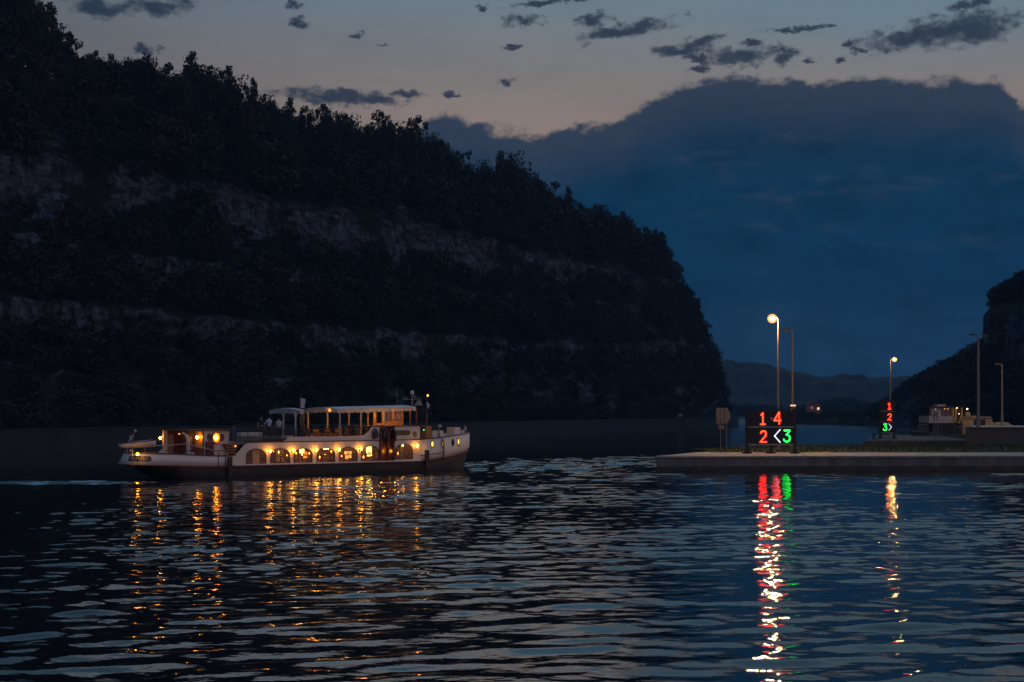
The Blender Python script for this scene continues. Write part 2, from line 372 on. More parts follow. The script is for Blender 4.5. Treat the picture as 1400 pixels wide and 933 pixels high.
ROCK = None
def rock_material():
    m = bpy.data.materials.new('limestone_cliff_and_soil'); m.use_nodes = True; t = m.node_tree; b = t.nodes['Principled BSDF']; b.inputs['Roughness'].default_value = .95
    b.inputs['Specular IOR Level'].default_value = .1
    def n(ty): return t.nodes.new(ty)
    g = n('ShaderNodeNewGeometry'); tcn = n('ShaderNodeTexCoord')
    nz = n('ShaderNodeSeparateXYZ'); t.links.new(g.outputs['True Normal'], nz.inputs[0])
    mp = n('ShaderNodeMapping'); mp.inputs['Scale'].default_value = (1, 1, 2.2); t.links.new(tcn.outputs['Object'], mp.inputs[0])
    n1 = n('ShaderNodeTexNoise'); n1.inputs['Scale'].default_value = .30; n1.inputs['Detail'].default_value = 9; n1.inputs['Roughness'].default_value = .74; t.links.new(mp.outputs[0], n1.inputs['Vector'])
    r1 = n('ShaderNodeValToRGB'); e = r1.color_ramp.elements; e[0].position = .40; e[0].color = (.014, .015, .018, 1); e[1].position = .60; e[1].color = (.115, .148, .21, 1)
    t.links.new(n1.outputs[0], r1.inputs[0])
    n2 = n('ShaderNodeTexNoise'); n2.inputs['Scale'].default_value = .085; n2.inputs['Detail'].default_value = 7; n2.inputs['Roughness'].default_value = .62
    mp2 = n('ShaderNodeMapping'); mp2.inputs['Scale'].default_value = (1, 1, .45); t.links.new(tcn.outputs['Object'], mp2.inputs[0]); t.links.new(mp2.outputs[0], n2.inputs['Vector'])
    mp3 = n('ShaderNodeMapping'); mp3.inputs['Scale'].default_value = (1, 1, .22); t.links.new(tcn.outputs['Object'], mp3.inputs[0])
    n3 = n('ShaderNodeTexNoise'); n3.inputs['Scale'].default_value = .75; n3.inputs['Detail'].default_value = 6; n3.inputs['Roughness'].default_value = .7; t.links.new(mp3.outputs[0], n3.inputs['Vector'])
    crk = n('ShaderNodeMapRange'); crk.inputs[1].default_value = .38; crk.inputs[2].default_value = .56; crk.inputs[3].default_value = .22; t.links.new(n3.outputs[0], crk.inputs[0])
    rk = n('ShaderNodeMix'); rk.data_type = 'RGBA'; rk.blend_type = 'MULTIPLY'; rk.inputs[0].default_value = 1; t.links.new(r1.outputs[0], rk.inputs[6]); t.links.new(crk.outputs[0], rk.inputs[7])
    ivy = n('ShaderNodeMapRange'); ivy.inputs[1].default_value = .52; ivy.inputs[2].default_value = .58; t.links.new(n2.outputs[0], ivy.inputs[0])
    mx0 = n('ShaderNodeMix'); mx0.data_type = 'RGBA'; t.links.new(ivy.outputs[0], mx0.inputs[0]); t.links.new(rk.outputs[2], mx0.inputs[6]); mx0.inputs[7].default_value = (.014, .017, .011, 1)
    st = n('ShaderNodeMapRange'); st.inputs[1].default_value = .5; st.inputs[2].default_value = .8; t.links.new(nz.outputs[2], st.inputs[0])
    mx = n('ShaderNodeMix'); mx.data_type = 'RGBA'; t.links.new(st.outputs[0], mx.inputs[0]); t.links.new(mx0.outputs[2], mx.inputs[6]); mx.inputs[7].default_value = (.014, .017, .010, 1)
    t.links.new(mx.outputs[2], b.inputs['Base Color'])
    bp = n('ShaderNodeBump'); bp.inputs['Distance'].default_value = .9; t.links.new(n1.outputs[0], bp.inputs['Height']); t.links.new(bp.outputs[0], b.inputs['Normal'])
    return m
ROCK = rock_material()
def resample(P, n):
    P = np.array(P, float); L = np.concatenate([[0], np.cumsum(np.hypot(*np.diff(P, axis=0).T))])
    q = np.concatenate([np.linspace(0, L[11], int(n * .8)), np.linspace(L[11], L[-1], n - int(n * .8) + 1)[1:]])
    return np.stack([np.interp(q, L, P[:, 0]), np.interp(q, L, P[:, 1])], 1)
def left_hill():
    S = np.concatenate([np.arange(-130, 305, 1.6), np.arange(305, 520, 3)]); NP_ = 175; V = []
    for s in S:
        for (d, z) in resample(prof(s), NP_):
            x, y, a = shore(s)
            v = Vector((x * .09, y * .09, z * .16)); k = min(1, d / 14)
            f = mnoise.fractal(v, 1.0, 2.0, 4) * 2.1 * k + mnoise.noise(v * 6) * .55 * k
            d2 = d + f; zz = z + .35 * f * k + k * (1.6 * mnoise.noise(Vector((s * .045, d * .02, 7.3))) + 1.0 * mnoise.noise(Vector((s * .21, d * .05, 3.1)))); V.append((x - math.sin(a) * d2, y + math.cos(a) * d2, zz))
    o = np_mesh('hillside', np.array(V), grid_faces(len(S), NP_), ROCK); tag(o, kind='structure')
    w = MB()                            # the stone quay wall along the foot of the hill
    ss = list(np.arange(-130, 300, 12)) + list(np.arange(300, 520, 6)); 
    for a, b in zip(ss, ss[1:]):
        P = []
        for s in (a, b):
            for d, z in ((-.35, -1.0), (-.12, 2.78), (-.16, 2.78), (-.16, 3.0), (.55, 3.0), (.55, 2.0)):
                x, y, h = shore(s); P.append((x - math.sin(h) * d, y + math.cos(h) * d, z))
        w.add(P, [(i, i + 1, i + 7, i + 6) for i in range(5)])
    qw = w.build('quay_wall', mat('dark_sheet_wall', (.013, .016, .024), .8, .35, .35, bump=.04, stretch=(1, 1, .4)))
    tag(qw, 'long low grey quay wall at the waterline under the wooded hill', 'wall')
left_hill()

def plain_hill(name, stations, m, kind='structure', jitter=1.0, sc=.05, sub=6, cap_z=None):
    # stations: list of cross-sections, each a list of (x, y, z), from the toe up and over
    A = np.array(stations, float); n, k, _ = A.shape
    ti = np.linspace(0, n - 1, (n - 1) * sub + 1); tj = np.linspace(0, k - 1, (k - 1) * sub + 1)
    def lerp(B, t, ax):
        i = np.minimum(t.astype(int), B.shape[ax] - 2); f = t - i
        sh = [1] * B.ndim; sh[ax] = len(t); f = f.reshape(sh)
        return np.take(B, i, ax) * (1 - f) + np.take(B, i + 1, ax) * f
    G = lerp(lerp(A, ti, 0), tj, 1); V = G.reshape(-1, 3).copy()
    for v in V:
        q = Vector((v[0] * sc, v[1] * sc, v[2] * sc)); f = mnoise.fractal(q, 1, 2, 4) * jitter; v[2] += f; v[0] += f * .7; v[1] -= f * .7
        if cap_z: v[2] = min(v[2], cap_z(v))
    o = np_mesh(name, V, grid_faces(len(ti), len(tj)), m); return tag(o, kind=kind)
# right-hand cliff and wooded slope
RH = [[(104, 560, 0), (108, 575, 4), (116, 590, 8), (130, 620, 12), (170, 700, 14), (260, 820, 12)],
      [(116, 500, 0), (119, 510, 6), (126, 525, 14), (142, 560, 21), (180, 640, 24), (280, 760, 22)],
      [(118, 430, 0), (121, 436, 7), (127, 446, 15), (140, 470, 20), (180, 540, 24), (300, 660, 24)],
      [(121, 385, 0), (124, 390, 7), (129, 397, 14), (134, 402, 17), (142, 412, 20), (300, 560, 26)],
      [(106.5, 338, 0), (110.5, 345, 8), (113, 352, 12), (114, 354, 28), (119, 360, 32), (300, 480, 46)],
      [(112, 322, 0), (117, 330, 8), (120, 334, 12), (121, 336, 30), (131, 342, 34), (320, 440, 50)],
      [(130, 300, 0), (136, 310, 9), (138, 313, 14), (140, 315, 33), (147, 322, 38), (340, 400, 54)],
      [(180, 250, 0), (186, 260, 10), (188, 263, 15), (190, 265, 36), (198, 274, 42), (380, 340, 58)]]
RSX = [1180, 1225, 1240, 1256, 1268, 1282, 1290, 1300, 1312, 1330, 1336, 1338, 1342, 1352, 1362, 1375, 1388, 1400, 1440]; RSY = [560, 530, 517, 506, 499, 487, 488, 483, 477, 464, 450, 412, 402, 397, 390, 382, 372, 366, 350]
def right_cap(v): px = 700 + F * v[0] / v[1]; return CAM_H + (HOR - float(np.interp(px, RSX, RSY)) - 7) * v[1] / F - 1.5
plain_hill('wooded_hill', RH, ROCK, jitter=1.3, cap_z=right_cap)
# far hills at the end of the reach
FWOOD = mat('distant_wood', (.012, .016, .014), .95, .5, .06)
def far_profile(xs, Y, hs): return [[(x, Y - 90, 0), (x, Y - 40, h * .35), (x + 4, Y, h * .8), (x + 6, Y + 30, h * .97), (x + 8, Y + 90, h), (x + 10, Y + 320, h * .9)] for x, h in zip(xs, hs)]
xs = np.arange(-250, 900, 26.0); pxs = 700 + xs * F / 1500
tgt = np.interp(pxs, [350, 900, 985, 1010, 1035, 1050, 1075, 1095, 1120, 1145, 1160, 1185, 1210, 1235, 1260, 1300, 1400, 1900], [470, 480, 494, 497, 499, 505, 512, 515, 512, 513, 515, 518, 516, 514, 511, 508, 500, 490])
fh = plain_hill('far_hills', far_profile(xs, 1400, (HOR - tgt) / F * 1500 + 3), FWOOD, jitter=4.5, sc=.05, sub=8)

# ------------------------------------------------------------------ trees
LEAF = []
for i, c in enumerate([(.016, .022, .012), (.023, .029, .014), (.018, .027, .016)]):
    LEAF.append(mat('leaf_green_%s' % 'abc'[i], c, .75, .45, .25, spec=.2))
BARK = mat('bark', (.07, .06, .05), .9, .3, 4, stretch=(1, 1, .2))
def crown_np(r, Rr, z0, z1, clumps, leaves, leaf, shape=1.0, droop=0):
    C = []
    while len(C) < clumps:
        p = r.normal(size=3); p /= np.linalg.norm(p); p *= r.uniform(.25, 1) ** .5
        zz = (p[2] + 1) / 2; wid = (1 - abs(2 * zz - .85) ** 2 * .55) ** shape
        C.append((p[0] * Rr * wid, p[1] * Rr * wid, z0 + (z1 - z0) * zz))
    C = np.array(C); C[:, :2] += r.normal(0, Rr * .12, (clumps, 2))
    ci = r.integers(0, clumps, leaves); cr = Rr * r.uniform(.16, .38, clumps)
    P = C[ci] + np.clip(r.normal(size=(leaves, 3)), -1.35, 1.35) * cr[ci, None] * np.array([.7, .7, .55 + droop])
    P[:, 2] = np.maximum(P[:, 2], z0 * .75)
    a = r.normal(size=(leaves, 3)); a /= np.linalg.norm(a, axis=1)[:, None]
    b = np.cross(a, r.normal(size=(leaves, 3))); b /= np.linalg.norm(b, axis=1)[:, None]
    sz = leaf * r.uniform(.5, 1.25, leaves)[:, None]; a *= sz; b *= sz * .62
    V = np.stack([P - a, P + b * .9 - a * .1, P + a, P - b], 1).reshape(-1, 3)
    return V, np.arange(leaves * 4).reshape(-1, 4), C
def trunk_mb(r, h, C, rad):
    m = MB(); lean = r.normal(0, .02, 2)
    m.tube([(0, 0, -1.2), (lean[0] * h * .3, lean[1] * h * .3, h * .3), (lean[0] * h * .6, lean[1] * h * .6, h * .62), (lean[0] * h, lean[1] * h, h * .92)], [rad, rad * .75, rad * .45, rad * .12], 6)
    for c in C[:9]:
        zb = max(.22 * h, c[2] - .22 * h); f = zb / h
        m.tube([(lean[0] * zb, lean[1] * zb, zb), (c[0] * .55, c[1] * .55, (zb + c[2]) / 2 + .02 * h), tuple(c)], [rad * .35, rad * .2, rad * .06], 5)
    return m
TKIND = []     # (crown mesh, trunk mesh) of unit-ish 10 m trees
specs = [(3.4, 2.0, 10, 34, 2900, .27, 1.0), (4.2, 2.2, 9.6, 44, 3400, .28, 1.0), (2.3, 1.4, 10.4, 30, 2200, .25, .8), (2.9, 2.6, 10, 18, 1500, .26, 1.0), (3.8, 1.6, 9.4, 26, 2300, .28, 1.1), (1.7, 1.2, 10.8, 26, 1700, .24, .7)]
for i, (Rr, z0, z1, cl, lv, lf, sh) in enumerate(specs):
    r = np.random.default_rng(40 + i); V, Q, C = crown_np(r, Rr, z0, z1, cl, lv, lf, sh)
    me = np_mesh('crown', V, Q, LEAF[i % 3]); mesh_c = me.data; bpy.data.objects.remove(me)
    tr = trunk_mb(r, 10, C, .22).build('trunk', BARK); mesh_t = tr.data; bpy.data.objects.remove(tr)
    TKIND.append((mesh_c, mesh_t))
def tree(loc, h, kind, label, group=None, rz=0, wide=1.0, name='tree'):
    o = empty(name, loc, label, 'tree', group, rz); s = h / 10; o.scale = (s * wide, s * wide, s)
    for nm, me in zip(('crown', 'trunk'), TKIND[kind]):
        c = bpy.data.objects.new(nm, me); COL.objects.link(c); c.parent = o
    return o
# low-detail crowns for the woods that read as one mass
LOW = [crown_np(np.random.default_rng(70 + i), *a) for i, a in enumerate([(3.6, .6, 10, 26, 480, .54, 1.0), (4.3, .3, 9.5, 30, 540, .56, 1.0), (2.6, .4, 10.2, 22, 400, .5, .8), (3.2, .2, 9.7, 18, 380, .52, 1.0)])]
def wood(name, items, label=None):
    Vs = []; Qs = []; mi = []; off = 0
    for (x, y, z, h, wd, k, rz) in items:
        V, Q, _ = LOW[k]; ca, sa = math.cos(rz), math.sin(rz); s = h / 10
        U = np.stack([(V[:, 0] * ca - V[:, 1] * sa) * s * wd + x, (V[:, 0] * sa + V[:, 1] * ca) * s * wd + y, V[:, 2] * s + z], 1)
        Vs.append(U); Qs.append(Q + off); off += len(U); mi.append(np.full(len(Q), k % 3))
    o = np_mesh(name, np.concatenate(Vs), np.concatenate(Qs), None, mats=LEAF, mi=np.concatenate(mi)); return tag(o, label, kind='stuff')
SKY_PX = [-60, 0, 20, 40, 62, 72, 78, 90, 108, 130, 140, 160, 205, 214, 222, 236, 250, 262, 290, 300, 318, 330, 356, 370, 400, 430, 470, 500, 510, 530, 560, 580, 592, 603, 610, 640, 660, 672, 700, 712, 730, 745, 770, 790, 815, 840, 850, 862, 880, 895, 908, 914, 922, 932, 940, 952, 962, 970, 978, 986, 996, 1004, 1010, 1014]
SKY_PY = [-60, -40, -25, -5, 0, 22, 42, 45, 52, 66, 70, 72, 76, 90, 92, 82, 98, 80, 84, 98, 95, 110, 120, 138, 142, 150, 158, 166, 158, 158, 160, 164, 170, 205, 200, 208, 222, 222, 212, 216, 236, 252, 262, 272, 282, 284, 288, 304, 308, 312, 320, 342, 352, 366, 384, 404, 424, 446, 468, 490, 508, 520, 540, 556]
def sky_y(px): return float(np.interp(px, SKY_PX, SKY_PY))
def proj(x, y, z): return 700 + F * x / y, HOR - F * (z - CAM_H) / y
cand = []; rr = random.Random(5)
def put(s, d, h, wd):
    x, y, z = hill_at(s, d)
    if y < 20: return
    px, pt = proj(x, y, z + h); lim = sky_y(px) + rr.uniform(4, 16)
    if px < -150 or px > 1100: return
    if pt < lim:
        h2 = h * 1.0 - (lim - pt) * y / F
        if h2 < h * .35: return
        h = h2; pt = lim
    cand.append((s, d, x, y, z - .4, h, wd, px, pt))
for _ in range(1100):          # crown of the hill and upper slope
    s = rr.uniform(-40, 420); P = prof(s); d = rr.uniform(P[10][0] + .5, P[13][0] + 15)
    put(s, d, rr.uniform(7.5, 13.5), rr.uniform(.8, 1.15))
for _ in range(620):          # the brow just above the top cliff
    s = rr.uniform(-40, 400); P = prof(s); d = rr.uniform(P[10][0] - .2, P[11][0] + 8); put(s, d, rr.uniform(3, 7.5), rr.uniform(.9, 1.3))
for _ in range(240):          # bushes leaning over the quay path
    s = rr.uniform(-60, 400); put(s, rr.uniform(.8, 4.5), rr.uniform(1.0, 2.4), rr.uniform(1.0, 1.6))
for _ in range(1250):          # benches between the cliffs
    s = rr.uniform(-40, 400); P = prof(s); i = rr.choice((5, 6, 8)); d = rr.uniform(P[i][0] + .6, P[i + 1][0]) if rr.random() < .5 else P[i][0] + rr.uniform(-.2, 2.0)
    put(s, d, rr.uniform(1.6, 4.6) if rr.random() < .72 else rr.uniform(5, 9), rr.uniform(.8, 1.4))
for _ in range(1000):          # the scrub at the foot
    s = rr.uniform(-60, 420); P = prof(s); d = rr.uniform(3.0, P[4][0] + .3)
    top = 5.5 if d > P[2][0] else 4.5
    put(s, d, rr.uniform(2.2, top), rr.uniform(1.1, 1.6))
for _ in range(260):           # dense slope trees at the far end
    s = rr.uniform(200, 420); P = prof(s); d = rr.uniform(P[2][0], P[12][0]); put(s, d, rr.uniform(4, 8), rr.uniform(1, 1.4))
for s, d, h in [(12, 50, 17), (14, 40, 15), (10, 30, 11), (-12, 34, 12), (150, 36, 10), (62, 55, 13), (100, 44, 13), (105, 36, 9)]:
    for q in range(3): put(s + rr.uniform(-2.5, 2.5), d + rr.uniform(-2, 2), h * rr.uniform(.85, 1.1), 1.0)
best = {}
for i, c in enumerate(cand):
    px, pt = c[7], c[8]
    if -20 < px < 1016:
        b = int(px // 6)
        if b not in best or pt < cand[best[b]][8]: best[b] = i
ridge = set(best.values())
special = [(55, 'tall broad dark tree rising out of the top left corner of the photo'), (260, 'airy tall tree with a notched double crown standing above its neighbours on the left ridge'),
           (592, 'last tall round-topped tree before the ridge drops in front of the cloud bank'), (698, 'bushy tree topping the second step of the ridge, right of the first drop'),
           (908, 'loose-crowned lone tree leaning out where the hill turns steep'), (840, 'full round tree on the brow just above where the ridge steepens')]
sp_idx = {}
for px, lab in special:
    j = min(ridge, key=lambda i: abs(cand[i][7] - px)); sp_idx[j] = lab
for i in sorted(ridge):
    s, d, x, y, z, h, wd, px, pt = cand[i]
    need = (pt - sky_y(px) + rr.choice((-9, -4, -1, 2, 5, 7)) + rr.uniform(-2, 2)) * y / F
    h2 = max(h * .7, min(h + need, h * 1.6)); wd = rr.uniform(.42, .75)
    k = rr.choice((0, 1, 2, 3, 4, 5, 0, 3))
    if i in sp_idx: tree((x, y, z), h2, 3 if 'loose' in sp_idx[i] or 'airy' in sp_idx[i] else 1, sp_idx[i], 'trees along the ridge of the left hill', rr.uniform(0, 6), wd)
    else: tree((x, y, z), h2, k, 'dark leafy tree in the row along the ridge of the left hill', 'trees along the ridge of the left hill', rr.uniform(0, 6), wd)
wood('hillside_wood', [(c[2], c[3], c[4], c[5], c[6], rr.randrange(4), rr.uniform(0, 6)) for i, c in enumerate(cand) if i not in ridge], 'dark wood and scrub covering the slopes and ledges of the left hill')
# right hill wood
items = []; R2 = np.array(RH, float)
for _ in range(1000):
    t = rr.uniform(0, 6.99); i = int(t); f = t - i; w = rr.choice((0, 1, 1.5, 2, 3, 3.3, 4, 4, 4.15)); w = min(4.9, max(.15, w + rr.uniform(0, .7))); j = int(w); g = w - j
    if 4 <= t <= 7 and 2.0 < w < 3.85 or 3.2 < t < 4 and w > 2.3: continue
    p = (R2[i, j] * (1 - f) + R2[i + 1, j] * f) * (1 - g) + (R2[i, j + 1] * (1 - f) + R2[i + 1, j + 1] * f) * g
    p[2] = min(p[2], right_cap(p)); h = rr.uniform(4, 9); px, pt = proj(p[0], p[1], p[2] + h); lim = float(np.interp(px, RSX, RSY)) + rr.uniform(0, 4)
    if pt < lim: h -= (lim - pt) * p[1] / F
    if h > 1.5: items.append((p[0], p[1], p[2] - .4, h, rr.uniform(.9, 1.3), rr.randrange(4), rr.uniform(0, 6)))
for _ in range(260):
    t = rr.uniform(3.85, 6.99); i = int(t); f = t - i; w = rr.uniform(3.75, 4.14) if rr.random() < .75 else rr.uniform(.2, 2.6); j = int(w); g = w - j
    p = (R2[i, j] * (1 - f) + R2[i + 1, j] * f) * (1 - g) + (R2[i, j + 1] * (1 - f) + R2[i + 1, j + 1] * f) * g
    p[2] = min(p[2], right_cap(p)); px, pt = proj(*p); h = (pt - float(np.interp(px, RSX, RSY)) - rr.uniform(-3, 4)) * p[1] / F if w > 3 else rr.uniform(3, 6)
    if 1.0 < h: items.append((p[0], p[1], p[2] - .6, min(h + .6, 8), rr.uniform(.7, 1.1), rr.randrange(4), rr.uniform(0, 6)))
wood('slope_wood', items, 'dark wood on the cliff and slope at the right edge')
# tree clumps on the far bank
items = []
for _ in range(260):
    px = rr.uniform(985, 1275); Y = rr.uniform(930, 1040); x = (px - 700) / F * Y
    top = float(np.interp(px, [985, 1090, 1105, 1130, 1150, 1170, 1185, 1240, 1275], [548, 552, 549, 542, 539, 541, 548, 545, 540])) + rr.uniform(0, 12)
    h = CAM_H + (HOR - top) / F * Y; items.append((x, Y, 0.2, max(4, h), rr.uniform(.8, 1.3), rr.randrange(4), rr.uniform(0, 6)))
wood('far_bank_wood', items, 'dark belt of trees along the far bank of the reach')
fb = MB(); fb.add([(-300, 905, .6), (1100, 905, .6), (1100, 1330, 1.5), (-300, 1330, 1.5), (-300, 900, -.5), (1100, 900, -.5)], [(0, 1, 2, 3), (4, 5, 1, 0)])
tag(fb.build('far_bank_ground', mat('bank_soil', (.05, .05, .03), .95)), kind='structure')

# ------------------------------------------------------------------ haze
hz = MB(); hz.box2((-1600, -100, -2.4), (1600, 1950, 135)); hm = bpy.data.materials.new('evening_haze'); hm.use_nodes = True; ht = hm.node_tree; ht.nodes.clear()
ho = ht.nodes.new('ShaderNodeOutputMaterial'); hv = ht.nodes.new('ShaderNodeVolumePrincipled'); hv.inputs['Color'].default_value = (.26, .52, .92, 1); hv.inputs['Density'].default_value = .00020; hv.inputs['Anisotropy'].default_value = .2
ht.links.new(hv.outputs[0], ho.inputs['Volume']); hzo = hz.build('haze', hm); tag(hzo, kind='stuff')

# ------------------------------------------------------------------ lock pier
YF = 120.5
pier_poly = [(11.9, YF), (64, 123.4), (140, 126), (140, 146), (60, 146), (24, 145), (17.5, 133)]
pm = MB()
def slab(m, poly, z0, z1):
    n = len(poly); return m.add([(x, y, z0) for x, y in poly] + [(x, y, z1) for x, y in poly], [tuple(range(n))[::-1], tuple(range(n, 2 * n))] + [(i, (i + 1) % n, (i + 1) % n + n, i + n) for i in range(n)])
pier = empty('pier', (40, 125, 0), 'long low concrete pier holding the four-number board', 'pier')
slab(pm, pier_poly, -1.2, 1.13); pm.build('pier_body', CONC, pier, pier.location)
cp = MB(); slab(cp, [(11.78, YF - .10), (64, 123.28), (140.1, 125.88), (140.1, 126.7), (64, 124.1), (12.35, YF + .75), (17.3, 133), (16.9, 133)], 1.133, 1.26); cp.build('coping', mat('coping_stone', (.30, .28, .26), .8, .2, 2, bump=.01), pier, pier.location)
tp = MB(); slab(tp, [(12.2, YF + .72), (64, 124.05), (139.8, 126.6), (139.8, 145.9), (24, 144.9), (17.4, 132.9)], 1.13, 1.25); tp.build('paving', PAVE, pier, pier.location)
gs = MB()
for i in range(14): x = 15.5 + i * 5.6; gs = MB(); gs.box((x, YF + (x - 11.9) * .0557 - .006, .0), (.05, .03, 2.2)); gs.build('joint', mat('joint_mortar', (.12, .115, .11), .9), pier, pier.location)
wet = MB(); slab(wet, [(11.87, YF - .02), (64, 123.37), (140, 125.97), (140, 126.2), (64, 123.6), (12.1, YF + .2), (17.6, 133.1), (17.45, 133.1)], -1.0, .42); wet.build('algae_band', mat('wet_algae', (.035, .035, .03), .5, .4, 3), pier, pier.location)
# grass berm on the pier
nx, ny = 120, 26; gx = np.linspace(18, 139, nx); V = []
for i, x in enumerate(gx):
    for j in range(ny):
        v = j / (ny - 1); y0 = 131.6 + .022 * (x - 18) + .5 * mnoise.noise(Vector((x * .4, 0, 0))); y = y0 + v * (144.5 - y0)
        h = .52 * math.sin(math.pi * min(1, v * 1.15)) ** .7 if v < .87 else .1
        h *= min(1, (x - 17.5) / 9) ; h *= .7 + .35 * mnoise.noise(Vector((x * .25, y * .3, 0)))
        V.append((x, y, 1.257 + max(0, h)))
bk = tag(np_mesh('berm', np.array(V), grid_faces(nx, ny), GRASSM, smooth_=True), kind='structure')
gr = np.random.default_rng(3); ng = 26000; gi = gr.integers(0, len(V), ng); B = np.array(V)[gi] + gr.normal(0, .5, (ng, 3)) * [1, .5, 0]; B[:, 0] = np.maximum(B[:, 0], 18)
B[:, 1] = np.maximum(B[:, 1], 131.8 + .022 * (B[:, 0] - 18))
hh = gr.uniform(.12, .34, ng) * np.clip((B[:, 0] - 16) / 6, .3, 1); an = gr.uniform(0, 6.28, ng); dx = np.cos(an) * .05; dy = np.sin(an) * .05; lx = gr.normal(0, .1, (ng, 2))
GV = np.stack([np.stack([B[:, 0] - dx, B[:, 1] - dy, B[:, 2]], 1), np.stack([B[:, 0] + dx, B[:, 1] + dy, B[:, 2]], 1), np.stack([B[:, 0] + lx[:, 0], B[:, 1] + lx[:, 1], B[:, 2] + hh], 1)], 1).reshape(-1, 3)
tag(np_mesh('grass', GV, np.arange(ng * 3).reshape(-1, 3), GRASSM), 'rough grass along the top of the pier', kind='stuff')

# second pier head behind
CONC2 = concrete('grey_concrete', (.075, .07, .068), .1)
b2 = MB(); slab(b2, [(41.4, 172), (54, 172), (62, 215), (54, 215)], -1, 1.5)
blk = tag(b2.build('lock_pier', CONC2), 'low dark concrete pier head carrying the three-number board', 'pier')
b3 = MB(); slab(b3, [(49.6, 160), (130, 163), (130, 170), (54.2, 170)], .2, 3.12); slab(b3, [(49.5, 159.9), (130.1, 162.9), (130.1, 163.4), (49.9, 160.5)], 3.122, 3.2)
tag(b3.build('retaining_wall', mat('bluish_concrete', (.06, .06, .065), .85, .25, .7, bump=.02)), 'tall plain grey concrete wall beside the barge at the right edge', 'wall')
b4 = MB(); slab(b4, [(54.3, 170.05), (130, 170.05), (130, 200), (62.5, 200)], -1, 3.0); tag(b4.build('lock_island', PAVE), kind='structure')
def bollard(loc, label):
    o = empty('bollard', loc, label, 'bollard'); m = MB(); m.tube([(0, 0, 0), (0, 0, .1), (0, 0, .1), (0, 0, .62)], [.26, .26, .17, .15], 12); m.build('post', IRON, o)
    m = MB(); m.ball((0, 0, .68), (.24, .24, .13), 12, 6); m.build('cap', IRON, o, smooth_=True)
p = at(1195, 599, 180); bollard((p.x, 180, 1.5), 'small dark mooring bollard left of the three-number board')

# ------------------------------------------------------------------ street lamps
LAMP = glow('sodium_lamp', (1, .52, .17), 4600); LAMP3 = glow('sodium_lamp_far', (1, .54, .16), 950); OFFLENS = mat('unlit_lens', (.25, .25, .25), .3, .1)
STEEL = mat('lamp_pole_steel', (.24, .21, .18), .5, .15, 3)
DSTEEL = mat('dull_pole_steel', (.20, .19, .18), .55, .15, 3)
def halo_mat():  # glowing shell that puts the lamp's halo into an object
    m = bpy.data.materials.new('lamp_halo_glow'); m.use_nodes = True; t = m.node_tree; t.nodes.clear(); o = t.nodes.new('ShaderNodeOutputMaterial')
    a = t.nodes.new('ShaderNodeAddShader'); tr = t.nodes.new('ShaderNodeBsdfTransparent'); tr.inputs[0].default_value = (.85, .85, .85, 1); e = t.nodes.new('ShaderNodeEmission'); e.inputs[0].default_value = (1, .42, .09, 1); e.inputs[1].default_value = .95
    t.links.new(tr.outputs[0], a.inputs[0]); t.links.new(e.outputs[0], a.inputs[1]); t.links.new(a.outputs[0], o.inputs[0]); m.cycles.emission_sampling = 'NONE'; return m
HALO = halo_mat()
def street_lamp(px, Y, zb, ztop, side, label, lens, double=False, m=STEEL, arm=.45, head=.75, r0=.13):
    x = (px - 700) / F * Y; o = empty('street_lamp', (x, Y, zb), label, 'street lamp', 'lock street lamps'); h = ztop - zb
    b = MB(); b.box((0, 0, .03), (.5, .5, .06)); b.tube([(0, 0, .06), (0, 0, 1.4), (0, 0, 1.4), (0, 0, h)], [r0 * 1.35, r0 * 1.3, r0, r0 * .62], 10); b.build('pole', m, o)
    for sg in ((side, -side) if double else (side,)):
        a = MB(); a.tube([(0, 0, h - .05), (sg * arm, -.1, h + .12)], .05, 8); a.build('arm', m, o)
        c = sg * (arm + head / 2 - .05)
        hd = MB(); hd.prism([(c - head / 2, h + .10), (c - head / 2 + .05, h + .2), (c + head / 2 - .1, h + .26), (c + head / 2, h + .15), (c + head / 2, h + .08)] if sg > 0 else
                            [(c + head / 2, h + .10), (c + head / 2 - .05, h + .2), (c - head / 2 + .1, h + .26), (c - head / 2, h + .15), (c - head / 2, h + .08)], -.25, .05); ho = hd.build('lamp_head', IRON, o)
        ln = MB(); ln.ball((c + sg * .05, -.1, h + .0), (.18, .17, .16) if lens is LAMP else (.14, .13, .12) if lens is LAMP3 else (head * .34, .13, .06), 12, 8); ln.build('lens', lens, ho, smooth_=True)
        if lens is not OFFLENS: bw = MB(); bw.ball((c + sg * .05, -.1, h - .02), (.45, .43, .41) if lens is LAMP else (.34, .32, .31), 14, 10); bw.build('lamp_halo', HALO, ho, smooth_=True)  # added halo shell, wider than the lamp itself
    return o
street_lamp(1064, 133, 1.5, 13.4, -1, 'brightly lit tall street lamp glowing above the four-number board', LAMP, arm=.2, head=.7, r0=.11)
street_lamp(1083.5, 152, 1.2, 13.3, -1, 'unlit street lamp right behind the brightly lit one', OFFLENS, m=DSTEEL, arm=.25, head=.95, r0=.12)
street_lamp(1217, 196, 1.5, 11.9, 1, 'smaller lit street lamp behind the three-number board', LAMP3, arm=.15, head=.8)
street_lamp(1337.5, 176, 3.0, 14.0, -1, 'tall unlit street lamp beside the barge cabin', OFFLENS, m=DSTEEL, double=True, arm=.3, head=.9, r0=.17)
street_lamp(1370, 197, 3.0, 11.2, -1, 'slim unlit street lamp nearest the right edge', OFFLENS, m=STEEL, arm=.5, head=.5, r0=.12)
street_lamp(1436, 192, 3.0, 12.5, -1, 'lit street lamp at the far right by the barge', LAMP3, arm=.5, head=.8)
